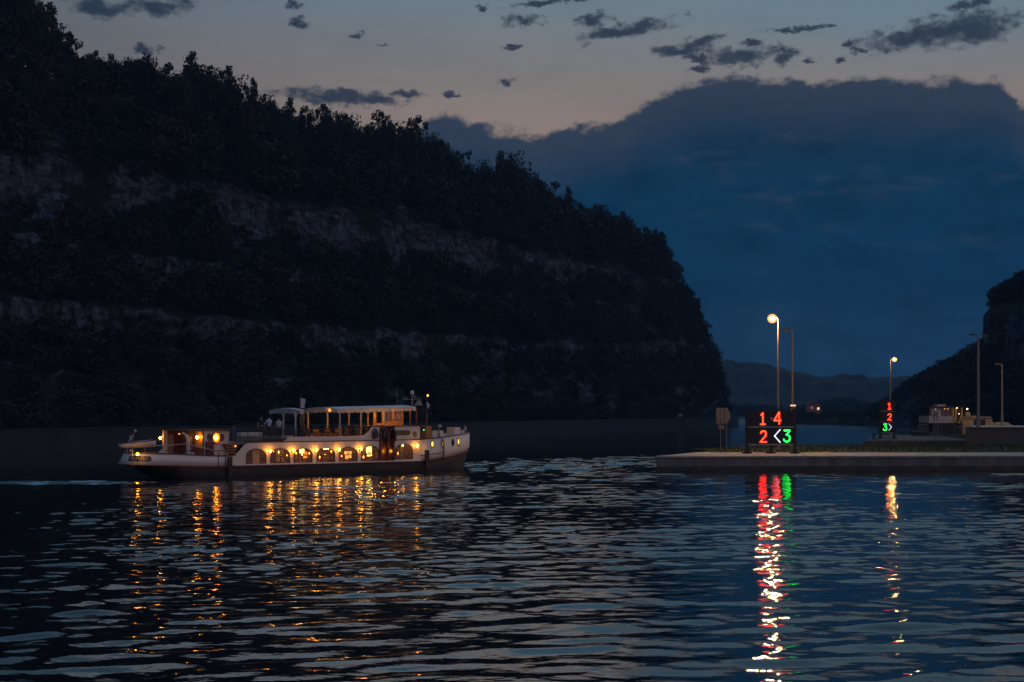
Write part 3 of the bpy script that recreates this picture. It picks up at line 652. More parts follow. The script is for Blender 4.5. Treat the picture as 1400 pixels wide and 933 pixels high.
# bollard light behind the big board
p = at(1085.5, 612, 131); o = empty('post_light', (p.x, 131.4, 1.3), 'square post with a small lit cap behind the right end of the four-number board', 'post light')
m_ = MB(); m_.box((0, 0, 2.05), (.36, .36, 4.1)); m_.build('post', mat('post_brown_steel', (.22, .18, .13), .6, .2, 3), o)
m_ = MB(); m_.box((0, 0, 4.18), (.42, .42, .12)); m_.build('light_cap', glow('post_cap_light', (1, .62, .28), 1.2), o)

# ------------------------------------------------------------------ number boards
ORANGE = glow('led_orange', (1, .013, .002), 14); GREEN = glow('led_green', (.002, 1, .04), 6); LEDW = glow('led_white', (.70, .78, 1), 1.15); REDDOT = glow('led_red', (1, .02, .01), .5)
FACE = mat('matt_black_display', (.012, .008, .008), .55, .3, 5)
def arc(cx, cy, rx, ry, a0, a1, n=10): return [(cx + rx * math.cos(R(a0 + (a1 - a0) * i / n)), cy + ry * math.sin(R(a0 + (a1 - a0) * i / n))) for i in range(n + 1)]
GLYPH = {'1': [[(.12, .80), (.5, .98), (.5, 0)], [(.08, 0), (.92, 0)]], '4': [[(.95, .30), (.02, .30), (.68, 1.0), (.72, 1.0), (.72, 0)]],
         '2': [arc(.5, .70, .42, .28, 165, -25) + [(.06, .02)], [(.04, 0), (.98, 0)]], '3': [[(.08, .98), (.90, .98), (.42, .60)] + arc(.45, .30, .47, .30, 85, -160, 14)],
         '<': [[(.86, 1), (.06, .5), (.86, 0)]], '>': [[(.14, 1), (.94, .5), (.14, 0)]]}
def stroke(m, pts, w, y0, y1):
    for a, b in zip(pts, pts[1:]):
        d = Vector((b[0] - a[0], b[1] - a[1])); L = d.length
        if L < 1e-6: continue
        d /= L; n = Vector((-d.y, d.x)) * w / 2; e = d * w * .35
        q = [(a[0] - e.x + n.x, a[1] - e.y + n.y), (a[0] - e.x - n.x, a[1] - e.y - n.y), (b[0] + e.x - n.x, b[1] + e.y - n.y), (b[0] + e.x + n.x, b[1] + e.y + n.y)]
        m.prism(q, y0, y1)
def glyph(ch, x, z, w, h, m, parent, y=-.16, sw=.14):
    for k, pl in enumerate([GLYPH[ch]]):
        g = MB()
        for pts in pl: stroke(g, [(x + a * w, z + b * h) for a, b in pts], sw * h, y - .012, y)
        g.build('digit' if ch.isdigit() else 'arrow', m, parent)
def board(px0, px1, pyt, pyb, pyf, Y, zb, label, posts, cells, glyphs, sw):
    cx = (px0 + px1) / 2; x0 = (cx - 700) / F * Y; o = empty('number_board', (x0, Y, zb), label, 'number board', 'lock number boards')
    X = lambda px: (px - cx) / F * Y
    Z = lambda py: CAM_H - (py - HOR) / F * Y - zb
    for ppx in posts:
        m = MB(); m.box((X(ppx), .05, Z(pyt) / 2 + .03), (.26, .26, Z(pyt) + .06)); m.build('post', BLACK, o)
        m = MB(); m.box((X(ppx), .05, .05), (.8, .6, .1)); m.box((X(ppx), .05, .16), (.45, .4, .14), taper=.7); m.build('foot', BLACK, o)
    m = MB(); m.box2((X(px0), -.2, Z(pyt) - .02), (X(px1), .0, Z(pyt) + .07)); m.build('top_rail', BLACK, o)
    for (a, b, c, d) in cells:
        m = MB(); m.box2((X(a), -.15, Z(d)), (X(b), .02, Z(c))); m.build('display_panel', FACE, o)
    rails = sorted({c[3] for c in cells})
    m = MB()
    for r_ in rails: m.box2((X(px0) + .2, -.13, Z(r_) - .11), (X(px1) - .2, -.02, Z(r_) - .01))
    m.build('cross_rail', GALV, o)
    for (ch, a, b, c, d, mt) in glyphs: glyph(ch, X(a), Z(d), X(b) - X(a), Z(c) - Z(d), mt, o, y=-.152, sw=sw)
    return o
bd = board(1019.5, 1088, 560.5, 607, 620, 129, 1.26, 'wide black four-panel board showing 1, 4, 2 and an arrow with 3', (1021.5, 1054, 1086.5),
      [(1023, 1052.5, 562, 583), (1055.5, 1085, 562, 583), (1023, 1052.5, 585, 607), (1055.5, 1085, 585, 607)],
      [('1', 1039, 1046.3, 564.8, 580.3, ORANGE), ('4', 1057.8, 1067.5, 564.3, 579.8, ORANGE), ('2', 1039, 1047.6, 589, 604.5, ORANGE),
       ('<', 1058, 1067.5, 587.6, 605, LEDW), ('3', 1071, 1080.2, 588.5, 604, GREEN)], .098)
m_ = MB(); p = at(1055, 572.5, 128.8); m_.box2((p.x - bd.location.x - .03, -.19, p.z - 1.26 - .1), (p.x - bd.location.x + .03, -.16, p.z - 1.26 + .1)); m_.build('indicator', REDDOT, bd)
board(1202, 1224, 548, 593, 598, 185, 1.5, 'narrow black three-panel board showing 1, 2 and 3 with an arrow', (1203.8, 1222.3),
      [(1204.5, 1221.5, 549, 562), (1204.5, 1221.5, 563, 577), (1204.5, 1221.5, 578, 591.5)],
      [('1', 1213.4, 1217.9, 551.4, 559.7, ORANGE), ('2', 1213.3, 1218.4, 566, 574.2, ORANGE), ('3', 1207.2, 1212.2, 580, 588.5, GREEN), ('>', 1214.3, 1218.7, 579.8, 588.6, LEDW)], .088)

# shipping signs seen from the back
GREYSIGN = mat('grey_sign_back', (.13, .12, .13), .6, .15, 2)
p = at(988, 616, 134.5); o = empty('sign_boards', (p.x, 134.5, 1.4), 'two grey sign boards seen from the back on thin twin posts near the pier tip', 'sign')
S_ = 134.5 / F; X = lambda px: (px - 988) * S_; Z = lambda py: CAM_H - (py - HOR) * S_ - 1.4
for q in (985, 993): m_ = MB(); m_.tube([(X(q), 0, -.3), (X(q), 0, Z(566))], .055, 8); m_.build('post', GREYSIGN, o)
for a, b, c, d in ((979, 984.5, 558, 580), (985.2, 989.5, 558, 580), (982, 990, 581, 587)): m_ = MB(); m_.box2((X(a), -.10, Z(d)), (X(b), -.06, Z(c))); m_.box((X((a + b) / 2), -.03, Z((c + d) / 2)), (.06, .05, (d - c) * S_ * .96)); m_.build('board', GREYSIGN, o)
m_ = MB(); m_.prism([(X(990.3), Z(580)), (X(990.3), Z(557.5)), (X(993.5), Z(557.5)), (X(998.5), Z(566)), (X(998.5), Z(571)), (X(993.5), Z(580))], -.10, -.06); m_.build('pointed_board', GREYSIGN, o)
# R board on the pier head
p = at(1279.5, 598, 181); o = empty('letter_sign', (p.x, 181, 1.5), 'white board with a framed letter R on two posts before the barge', 'sign'); S_ = 181 / F; X = lambda px: (px - 1279.5) * S_; Z = lambda py: CAM_H - (py - HOR) * S_ - 1.5
for q in (1277.3, 1282): m_ = MB(); m_.tube([(X(q), .05, 0), (X(q), .05, Z(565))], .06, 8); m_.build('post', GREYSIGN, o)
SW = mat('sign_white', (.50, .48, .46), .5, .08, 2)
m_ = MB(); m_.box2((X(1274), -.06, Z(575.5)), (X(1286.5), -.01, Z(560.5))); m_.build('white_board', SW, o)
m_ = MB(); m_.box2((X(1277), -.06, Z(578.5)), (X(1284), -.01, Z(576))); m_.build('supplement_board', SW, o)
m_ = MB()
for a, b, c, d in ((1275.8, 1276.6, 562.5, 574.5), (1281.5, 1282.3, 562.5, 574.5), (1275.8, 1282.3, 562.5, 563.3), (1275.8, 1282.3, 573.7, 574.5)): m_.box2((X(a), -.072, Z(d)), (X(b), -.062, Z(c)))
m_.build('red_frame', mat('sign_red', (.18, .03, .025), .5, .1), o)
text('lettering', 'R', (X(1279.1), -.068, Z(568.5)), .95, BLACK, o)

# ------------------------------------------------------------------ moored barge at the right
BY = 208.0; p = at(1300, 600, BY); BO = (p.x, BY, 0); barge = empty('barge', BO, 'moored cargo barge with a white-banded wheelhouse behind the letter R board', 'barge'); S_ = BY / F
X = lambda px: (px - 1300) * S_; Z = lambda py: CAM_H - (py - HOR) * S_
BW = mat('barge_white_paint', (.36, .35, .37), .5, .1, 1); BC = mat('barge_cream_paint', (.52, .36, .19), .5, .1, 1)
m_ = MB(); P = []
for (u, hw) in ((X(1247), .6), (X(1251), 2.4), (X(1260), 3.6), (X(1300), 4), (X(1400), 4), (X(1700), 4), (X(1730), 1)):
    P.append([(u, -hw * .8, -.6), (u, -hw, .4), (u, -hw, 1.75 + (.35 if u < X(1262) else 0)), (u, hw, 1.75 + (.35 if u < X(1262) else 0)), (u, hw, .4), (u, hw * .8, -.6)])
V = [q for r_ in P for q in r_]; fs = [(i * 6 + j, i * 6 + (j + 1) % 6, (i + 1) * 6 + (j + 1) % 6, (i + 1) * 6 + j) for i in range(len(P) - 1) for j in range(6)] + [tuple(range(6)), tuple(range(len(V) - 6, len(V)))]
m_.add(V, fs); m_.build('hull', DARKHULL, barge)
m_ = MB(); m_.box2((X(1268), -2.4, 1.75), (X(1300), 2.4, Z(579))); m_.build('engine_casing', BLACK, barge)
m_ = MB(); m_.box2((X(1263), -2.7, Z(578.5)), (X(1294.5), 2.6, Z(569))); m_.build('wheelhouse_band', BW, barge)
m_ = MB()
for q in (1263.4, 1268, 1273, 1279, 1285, 1291): m_.box2((X(q), -2.66, Z(568.98)), (X(q) + .1, -2.56, Z(558))); m_.box2((X(q), 2.4, Z(568.98)), (X(q) + .1, 2.5, Z(558)))
wf = m_.build('window_frame', IRON, barge); m_ = MB(); m_.box2((X(1263.6), -2.6, Z(568.9)), (X(1294), -2.58, Z(558.1))); m_.build('pane', glass(), wf)
m_ = MB(); m_.box2((X(1262), -3, Z(557.98)), (X(1309), 2.8, Z(556))); m_.build('wheelhouse_roof', IRON, barge)
m_ = MB(); m_.box2((X(1279), -1, Z(555.98)), (X(1290), 1, Z(553.2))); m_.build('roof_unit', BW, barge)
GOLD = mat('ochre_frame_paint', (.55, .36, .12), .5, .15, 2); m_ = MB()
for a, b in ((1294.8, 1297.5), (1299, 1300.6), (1307, 1309)): m_.box2((X(a), -2.5, Z(578)), (X(b), -2.3, Z(558)))
m_.tube([(X(1297), -2.5, Z(578)), (X(1299), -2.7, Z(566))], .09); m_.tube([(X(1303), -2.6, Z(579)), (X(1307), -2.6, Z(568))], .1); m_.build('doorway_frame', GOLD, barge)
m_ = MB(); m_.box2((X(1296), -1.2, Z(580)), (X(1309), 1.6, Z(558.2))); m_.build('doorway_wall', mat('dim_cabin_wood', (.12, .07, .03), .6), barge)
m_ = MB(); m_.box2((X(1309.2), -2.6, 1.75), (X(1346), 2.6, Z(571.5))); cb = m_.build('cabin', BC, barge)
m_ = MB(); m_.box2((X(1308.8), -2.9, Z(571.45)), (X(1346.6), 2.9, Z(570))); m_.build('cabin_roof', BC, barge)
for a, b in ((1323.5, 1331), (1332, 1339)): m_ = MB(); m_.box2((X(a), -2.63, Z(584.5)), (X(b), -2.605, Z(573.5))); wn = m_.build('window', IRON, barge); m_ = MB(); m_.box2((X(a) + .08, -2.64, Z(584)), (X(b) - .08, -2.634, Z(574.2))); m_.build('pane', mat('dark_pane', (.02, .02, .025), .08), wn)
m_ = MB(); m_.tube([(X(1320), -1, Z(570)), (X(1320), -1, Z(569))], .3, 12); m_.ball((X(1320), -1, Z(567.2)), .4, 14, 8); m_.build('radome', BC, barge, smooth_=True)
m_ = MB(); m_.box2((X(1325), -1.2, Z(569.98)), (X(1331), 0, Z(568.6))); m_.build('roof_hatch', BC, barge)
m_ = MB(); m_.prism([(X(1346.7), 1.75), (X(1346.7), Z(573)), (X(1349), Z(573)), (X(1349.5), Z(577.5)), (X(1358), Z(579)), (X(1366), Z(579.5)), (X(1370), Z(577.5)), (X(1374), Z(580)), (X(1379), Z(584)), (X(1379), 1.75)], -2.4, 2.4); m_.build('covered_hold', BC, barge)
m_ = MB()
for q in (1304.5, 1309, 1315): m_.tube([(X(q), -1.5, Z(571)), (X(q), -1.5, Z(554 if q < 1310 else 557))], .03, 6)
m_.build('mast', IRON, barge)
m_ = MB()
for q in np.arange(1248, 1263, 2.5): m_.tube([(X(q), -3.0, 2.0), (X(q), -3.0, 3.1)], .025, 5)
m_.tube([(X(1248), -3.0, 3.1), (X(1262), -3.0, 3.1)], .025, 5); m_.tube([(X(1248), -3.0, 2.6), (X(1262), -3.0, 2.6)], .02, 5)
for q in np.arange(1296, 1347, 4.2): m_.tube([(X(q), -3.6, 1.75), (X(q), -3.6, 2.85)], .025, 5)
m_.tube([(X(1296), -3.6, 2.85), (X(1346), -3.6, 2.85)], .025, 5); m_.build('railing', GALV, barge)
bl = glow('barge_work_light', (1, .55, .16), 26)
for q, r_ in ((1300.5, 557.5), (1308, 557)):
    m_ = MB(); m_.ball((X(q), -2.75, Z(r_)), .09, 8, 6); m_.build('work_light', bl, barge)
m_ = MB(); m_.ball((X(1314.6), -2.6, Z(559.5)), .08, 8, 6); m_.build('added_radome_light', bl, barge)  # extra lamp added to light the radome
m_ = MB(); m_.ball((X(1303), -2.75, Z(566)), .09, 8, 6); m_.build('door_light', glow('pale_door_light', (1, .9, .75), 1.5), barge)
for q, r_ in ((1272.5, 559.8), (1284.8, 559.3), (1289, 559.4)): m_ = MB(); m_.ball((X(q), -2.4, Z(r_)), .05, 8, 6); m_.build('cabin_light', DIMBULB, barge)

# ------------------------------------------------------------------ far small things
p = at(1106, 577, 640); o = empty('motor_boat', (p.x, 640, 0), 'tiny pale motor boat far down the reach', 'boat')
m_ = MB(); m_.prism([(-2.6, 0), (-2.9, .9), (2.2, 1.05), (3.2, 1.3), (2.4, 0)], -1.1, 1.1); m_.build('hull', BW, o)
m_ = MB(); m_.prism([(-1.2, 1.0), (-1.0, 2.2), (.6, 2.2), (1.4, 1.05)], -.9, .9); m_.build('cabin', BW, o)
p = at(1112, 552, 925); o = empty('house', (p.x, 925, 1), 'small far house with a dim lit window among the trees on the far bank', 'house')
m_ = MB(); m_.prism([(-4, 0), (-4, 7.6), (4, 7.6), (4, 0)], -3, 3); m_.build('wall', mat('brick_wall', (.25, .10, .07), .8), o)
m_ = MB(); m_.prism([(-4.4, 7.6), (0, 11), (4.4, 7.6)], -3.3, 3.3); m_.build('roof', mat('roof_tiles', (.12, .06, .05), .8), o)
for q, mt, zz in ((-1.6, glow('dim_window', (1, .16, .05), .3), 8.0), (2.4, glow('lit_window', (1, .62, .3), 1.2), 7.4)):
    m_ = MB(); m_.box((q, -3.35, zz - 2), (1.4, .08, 1.5)); m_.build('window', mt, o)
x, y, z = hill_at(262, 2.0); o = empty('cabinet', (x, y, 2.9), 'small pale cabinet on the quay under the hill', 'cabinet'); m_ = MB(); m_.box((0, 0, .6), (1.0, .6, 1.2)); m_.build('body', BW, o); m_ = MB(); m_.box((0, 0, 1.25), (1.2, .8, .1)); m_.build('lid', BW, o)

# ------------------------------------------------------------------ the excursion boat
TH = math.atan2(.61, .792); DV = Vector((math.cos(TH), math.sin(TH))); NV = Vector((-math.sin(TH), math.cos(TH)))
A0 = Vector((-21.7, 108.7)); HB = 2.6; LEN = 31.2
O2 = A0 - DV * 6.6 + NV * HB
boat = empty('passenger_boat', (O2.x, O2.y, 0), 'long cream excursion boat with lit arched windows and a scalloped canopy', 'boat', rz=TH)
def bu(px, v=-HB):
    k = (px - 700) / F; q = O2 + NV * v
    return (k * q.y - q.x) / (DV.x - k * DV.y)
def bY(u, v=-HB): return (O2 + DV * u + NV * v).y
def bz(px, py, v=-HB): return CAM_H - (py - HOR) / F * bY(bu(px, v), v)
def sst(t): t = min(1, max(0, t)); return t * t * (3 - 2 * t)
def hw(q):                                # half breadth along the boat, 0..1
    u = q * LEN
    if u < 3.2: return HB * math.sqrt(max(0, 1 - ((3.2 - u) / 3.2) ** 2.3))
    if u > 24.6: return HB * max(0, 1 - ((u - 24.6) / 6.6) ** 2.6) ** .75
    return HB
def zk(u): return 1.08 - .22 * sst(u / 7) + .72 * sst((u - 22.5) / 9.5) ** 1.3
U318 = bu(318); U575 = 24.6
def zt(u): return 1.92 - .30 * sst(u / 7.5) if u < 20 else 2.62 + .55 * sst((u - 23) / 9.5)
qs = np.unique(np.concatenate([3.2 / LEN * np.linspace(0, 1, 12) ** 1.6, np.linspace(3.2, 24.6, 24) / LEN, (24.6 + 6.6 * (1 - np.linspace(1, 0, 16) ** 1.7)) / LEN, [U318 / LEN]]))
def loft(levels, q_, name, m, solid=0.0):
    rows = []
    for side in (-1, 1):
        for (u0, u1, br, zf) in levels:
            rows.append([(u0 + (u1 - u0) * q, side * hw(q) * br / HB, zf(q * LEN)) for q in q_])
    nl = len(levels); nq = len(q_); V = []; F_ = []
    for r_ in rows: V += r_
    for sd_ in (0, 1):
        for l in range(nl - 1):
            for i in range(nq - 1):
                a = (sd_ * nl + l) * nq + i; b = a + nq; F_.append((a, a + 1, b + 1, b) if sd_ == 0 else (a, b, b + 1, a + 1))
    mb = MB(); mb.add(V, F_); o = mb.build(name, m, boat, smooth_=True)
    bm = bmesh.new(); bm.from_mesh(o.data); bmesh.ops.remove_doubles(bm, verts=bm.verts, dist=.002); bmesh.ops.recalc_face_normals(bm, faces=bm.faces); bm.to_mesh(o.data); bm.free()
    if solid: md = o.modifiers.new('solid', 'SOLIDIFY'); md.thickness = solid; md.offset = -1
    return o
loft([(3.2, 30.0, 2.0, lambda u: -.7), (2.6, 30.6, 2.45, lambda u: -.02), (1.2, 30.9, 2.56, lambda u: zk(u) * .6), (.12, 31.0, 2.6, zk)], qs, 'hull', DARKHULL)
aq = [q for q in qs if q * LEN <= U318 + .01]; bq = [q for q in qs if q * LEN >= U575 - .01]
loft([(.0, 31.05, 2.62, zk), (.42, 31.2, 2.60, zt)], aq, 'stern_bulwark', WHITE, .07)
loft([(.0, 31.05, 2.62, zk), (.0, 31.3, 2.63, lambda u: zk(u) + .42), (.3, 31.3, 2.6, zt)], bq, 'bow_bulwark', WHITE, .07)
for nm, dz, r_, mt, q_ in (('rubbing_strake', .0, .055, STRAKE, qs), ('bow_strake', .45, .035, BROWN, bq)):
    s_ = MB()
    path = [((31.1) * q, -hw(q) * 1.012, zk(q * LEN) + dz) for q in q_]; s_.tube(path, r_, 8); s_.tube([(a, -b, c) for a, b, c in path], r_, 8); s_.build(nm, mt, boat, smooth_=True)
cap = MB(); path = [(.42 + 30.75 * q, -hw(q) * .998, zt(q * LEN) + .02) for q in aq]; cap.tube(path, .05, 8); cap.tube([(a, -b, c) for a, b, c in path], .05, 8)
path = [(.3 + 31.0 * q, -hw(q) * .998, zt(q * LEN) + .02) for q in bq]; cap.tube(path, .05, 8); cap.tube([(a, -b, c) for a, b, c in path], .05, 8); cap.build('bulwark_rail', BROWN, boat, smooth_=True)
# decks
dk = MB()
def deckstrip(q_, z, inset):
    V = []
    for q in q_: V += [(q * LEN + .1, -max(0, hw(q) - inset), z), (q * LEN + .1, max(0, hw(q) - inset), z)]
    dk.add(V, [(2 * i, 2 * i + 2, 2 * i + 3, 2 * i + 1) for i in range(len(q_) - 1)])
deckstrip(aq, 1.12, .1); deckstrip(bq, 2.45, .12); dk.box2((U318 + .2, -2.5, 2.44), (U575 + .1, 2.5, 2.52)); dk.box2((U318 + 3.6, -2.3, 2.53), (bu(508), 2.3, 2.86)); dk.build('deck', DECK, boat)
# cabin sides with arched openings
def arch_poly(x0, x1, zb, zs, ztp, n=14): 
    cx, rx = (x0 + x1) / 2, (x1 - x0) / 2
    return [(x0, zb), (x1, zb)] + [(cx + rx * math.cos(math.pi * i / n), zs + (ztp - zs) * math.sin(math.pi * i / n)) for i in range(n + 1)]
wins = [(336, 364, 637, 613.5), (369, 396.5, 636, 613), (401, 427, 635, 612.5), (432.5, 457.8, 634, 612), (463, 488.6, 632.8, 611), (493.3, 518.3, 631, 609.5), (540, 564.3, 628, 606.8)]
VW = -2.62; openings = []
for (a, b, c, d) in wins:
    x0, x1 = bu(a), bu(b); zb = bz((a + b) / 2, c); ztp = bz((a + b) / 2, d); openings.append((x0, x1, zb, zb + (ztp - zb) * .58, ztp))
dx0, dx1 = bu(522), bu(537.5)
outer = [(U318 - .05, .92), (U575 + .12, .93), (U575 + .12, 2.62), (dx1, 2.62), (dx1, 1.0), (dx0, 1.0), (dx0, 2.6)] + [(U318 - .05 + 1.35 * t, 1.62 + .96 * sst(t)) for t in np.linspace(1, 0, 10)]
wall = panel('cabin_side', outer, [arch_poly(*o_) for o_ in openings], VW + .03, .06, WHITE, boat)
panel('cabin_side', [(U318 - .05, .92), (U575 + .12, .93), (U575 + .12, 2.62), (U318 + 1.3, 2.6), (U318, 1.65)], [], 2.59, .06, WHITE, boat)
m_ = MB(); m_.box2((U318 + 1.0, -2.66, 2.60), (dx0 - .05, -2.50, 2.66)); m_.box2((dx1 + .05, -2.66, 2.63), (U575, -2.5, 2.68)); m_.build('eave_moulding', BROWN, boat)
m_ = MB(); m_.box2((U318 + .2, -2.72, .90), (U575, -2.63, 1.0)); m_.build('ledge', WHITE, boat)
for i, (x0, x1, zb, zs, ztp) in enumerate(openings):
    fr = MB(); pl = arch_poly(x0, x1, zb, zs, ztp); inn = [(x0 + .07, zb + .06), (x1 - .07, zb + .06)] + arch_poly(x0 + .07, x1 - .07, zb, zs, ztp - .07)[2:]
    n = len(pl); V = [(x, VW - .03, z) for x, z in pl] + [(x, VW - .03, z) for x, z in inn] + [(x, VW + .05, z) for x, z in pl] + [(x, VW + .05, z) for x, z in inn]
    fr.add(V, [(j, (j + 1) % n, (j + 1) % n + n, j + n) for j in range(n)] + [(j + n, (j + 1) % n + n, (j + 1) % n + 3 * n, j + 3 * n) for j in range(n)] + [(j, j + 2 * n, (j + 1) % n + 2 * n, (j + 1) % n) for j in range(n)])
    w_ = x1 - x0
    for f_ in (.27, .73): fr.box2((x0 + w_ * f_ - .025, VW - .015, zb + .06), (x0 + w_ * f_ + .025, VW + .03, ztp - .12))
    fr.box2((x0 + .06, VW - .012, zs + .02), (x0 + w_ * .25, VW + .025, zs + .06)); fr.box2((x1 - w_ * .25, VW - .012, zs + .02), (x1 - .06, VW + .025, zs + .06))
    wo_ = fr.build('window', BROWN, boat); pn = MB(); pn.add([(x, VW + .02, z) for x, z in arch_poly(x0 + .05, x1 - .05, zb + .04, zs, ztp - .05)], [tuple(range(n))]); pn.build('pane', glass(), wo_)
# saloon inside
m_ = MB(); m_.box2((U318 + 1.6, -2.5, .80), (U575 - .2, 2.5, .86)); m_.build('saloon_floor', DECK, boat)
m_ = MB(); m_.box2((U318 + 1.6, 1.0, .86), (U575 - .2, 1.1, 2.42)); m_.box2((U318 + 1.6, -2.5, .86), (U318 + 1.7, 1, 2.42)); m_.box2((U575 - .3, -2.5, .86), (U575 - .2, 1, 2.42)); m_.build('saloon_wall', mat('amber_wood', (.24, .10, .03), .5, .35, 3, stretch=(3, 3, .4)), boat)
lampm = glow('saloon_lamp', (1, .45, .09), 26); brightm = glow('galley_light', (1, .80, .22), 3.0); orm = glow('orange_shade', (1, .32, .05), 1.6)
curtain = mat('cream_curtain', (.62, .50, .36), .9, .15, 6, stretch=(8, 1, .3))
sal = [(348, 4), (383, 3), (408, 7), (452, 9), (474, 6), (504, 6), (551, 5)]
for px, _ in sal:
    u = bu(px, -1.2); m_ = MB(); m_.ball((u, -1.3 + .5 * rr.random(), 2.16), .075, 8, 6); m_.tube([(u, -1.2, 2.2), (u, -1.2, 2.44)], .012, 5); m_.build('ceiling_lamp', lampm, boat)
for px in (344, 383, 412, 440, 470, 500, 552):
    u = bu(px, -1.5); m_ = MB(); m_.box((u, -1.6, 1.5), (1.0, .8, .05)); m_.tube([(u, -1.6, .86), (u, -1.6, 1.48)], .05, 6); m_.build('saloon_table', BROWN, boat)
    m_ = MB()
    for sx in (-.85, .85): m_.box((u + sx, -1.6, 1.3), (.08, .5, .75)); m_.box((u + sx * .75, -1.6, 1.2), (.35, .5, .06)); m_.box((u + sx * .75, -1.6, 1.02), (.06, .4, .34))
    m_.build('saloon_chair', BROWN, boat)
    m_ = MB()
    for k in range(4): m_.tube([(u - .35 + .22 * k, -1.75 + .1 * (k % 2), 1.525), (u - .35 + .22 * k, -1.75 + .1 * (k % 2), 1.72)], [.03, .045], 6)
    m_.build('table_glass', mat('pale_glassware', (.5, .42, .3), .2), boat)
for a, b, v, z0, z1, mt, nm in ((344, 355, -2.35, 1.0, 2.08, curtain, 'curtain'), (377, 389, .4, 1.0, 2.1, curtain, 'curtain'), (410, 416, .3, 1.62, 2.2, brightm, 'galley_lamp_panel'), (415, 421, .2, 1.25, 1.75, orm, 'orange_lampshade'),
                                (470, 482, .3, 1.1, 1.72, orm, 'orange_lampshade'), (500, 508, .35, 1.55, 2.3, brightm, 'galley_lamp_panel'), (502, 507, .3, 1.28, 1.5, brightm, 'galley_lamp_panel'), (513, 515, .3, 1.7, 1.85, brightm, 'galley_lamp_panel'),
                                (546, 550, -.6, 1.1, 2.1, curtain, 'curtain'), (557, 559, -.8, 1.1, 2.1, curtain, 'curtain')):
    m_ = MB(); m_.box2((bu(a, v), v, z0), (bu(b, v), v + .05, z1)); m_.build(nm, mt, boat)
for px in (342, 352, 374, 381, 392, 405, 413, 423, 437, 444, 453, 467, 473, 485, 497, 508, 516, 544, 554, 561):
    v = rr.uniform(-2.2, .7); u = bu(px, v); z = rr.uniform(1.25, 1.95); m_ = MB(); m_.ball((u, v, z), .034, 8, 6); m_.tube([(u, v, z - .03), (u, v, z - .12)], .02, 6); m_.build('saloon_glint', glow('glint_glow', (1, .36, .04), 22), boat)  # small glowing balls added at random heights as warm glints
m_ = MB()
for k, px in enumerate((443, 446, 449)): u = bu(px, -.2); m_.ball((u, -.2, 1.98), .06, 8, 6)
m_.build('saloon_sconce', lampm, boat)
# doorway with tall arches amidships
m_ = MB(); m_.box2((dx0, -1.7, 1.0), (dx1, -1.6, 3.55)); m_.box2((dx0 - .06, -2.5, 1.0), (dx0, -1.6, 3.55)); m_.box2((dx1, -2.5, 1.0), (dx1 + .06, -1.6, 3.55)); dr = m_.build('doorway', BROWN, boat)
m_ = MB(); hw_ = (dx1 - dx0)
def arch_tube(m, x0, x1, zb, zt_, y, r, n=12):
    cx, rx = (x0 + x1) / 2, (x1 - x0) / 2; m.tube([(x0, y, zb)] + [(cx - rx * math.cos(math.pi * i / n), y, zt_ - rx * 1.6 + rx * 1.6 * math.sin(math.pi * i / n)) for i in range(n + 1)] + [(x1, y, zb)], r, 6)
arch_tube(m_, bu(519.5), bu(529), 1.0, 3.62, -2.68, .10); arch_tube(m_, bu(531.5), bu(540), 2.55, 3.55, -2.68, .09); m_.tube([(bu(530), -2.66, 1.0), (bu(530), -2.66, 3.1)], .09, 6); m_.tube([(bu(538), -2.66, 1.0), (bu(538), -2.66, 2.8)], .09, 6); m_.build('arched_frame', REDWOOD, boat)
m_ = MB(); m_.box2((bu(526, -1.72), -1.74, 1.1), (bu(535, -1.72), -1.71, 2.55)); m_.build('door', REDWOOD, dr); m_ = MB(); m_.box2((bu(530, -1.76), -1.77, 1.9), (bu(534.5, -1.76), -1.745, 2.4)); m_.build('door_pane', glow('door_pane_light', (1, .5, .12), .55), dr)
m_ = MB(); m_.box2((bu(525), -1.95, .98), (bu(538), -2.6, 1.03)); m_.build('door_step', DECK, boat)
def wall_lamp(u, v, z, r=.095, m=BULB, dy=-.22, name='wall_lamp'):
    b = MB(); b.box((u, v + .01, z - .02), (.10, .02, .26)); b.tube([(u, v, z - .12), (u, v + dy, z - .13)], .018, 6); o = b.build(name, IRON, boat)
    g = MB(); g.ball((u, v + dy, z), (r, r, r * 1.15), 10, 7); g.build('bulb', m, o, smooth_=True)
for px, py in ((367.2, 617), (399, 616.5), (430.2, 616), (461.2, 615), (491.4, 613.7), (567.5, 609.7)): wall_lamp(bu(px), -2.66, bz(px, py))
wall_lamp(bu(528.8, -1.9), -1.8, bz(528.8, 617, -1.9), .075)
# upper side panel, ornaments, plaques
ua, ub, uc, ud = bu(387), bu(397), bu(494), bu(509)
top = [(ua, 2.67), (bu(519.2), 2.67), (bu(519.2), 3.0), (bu(519.2), 3.72)] + [(uc + (ud - uc) * t, 3.02 + .70 * t * t) for t in np.linspace(1, 0, 10)] + [(ua + (ub - ua) * t, 2.67 + .33 * sst(t)) for t in np.linspace(1, .1, 8)]
panel('upper_side', top, [], -2.55, .06, WHITE, boat); panel('upper_side', top, [], 2.55, .06, WHITE, boat)
panel('upper_side', [(bu(540.2), 2.69), (bu(574), 2.69), (bu(574), 3.74), (bu(540.2), 3.72)], [], -2.55, .06, WHITE, boat)
m_ = MB(); m_.box2((bu(519), -1.55, 2.53), (bu(574), 2.5, 3.68)); m_.build('raised_cabin', WHITE, boat); m_ = MB(); m_.box2((bu(509), -2.62, 3.73), (bu(575), 2.6, 3.80)); m_.build('raised_cabin_top', BROWN, boat)
m_ = MB(); m_.box2((ub, -2.62, 3.02), (uc, -2.50, 3.06)); m_.build('upper_rail_cap', BROWN, boat)
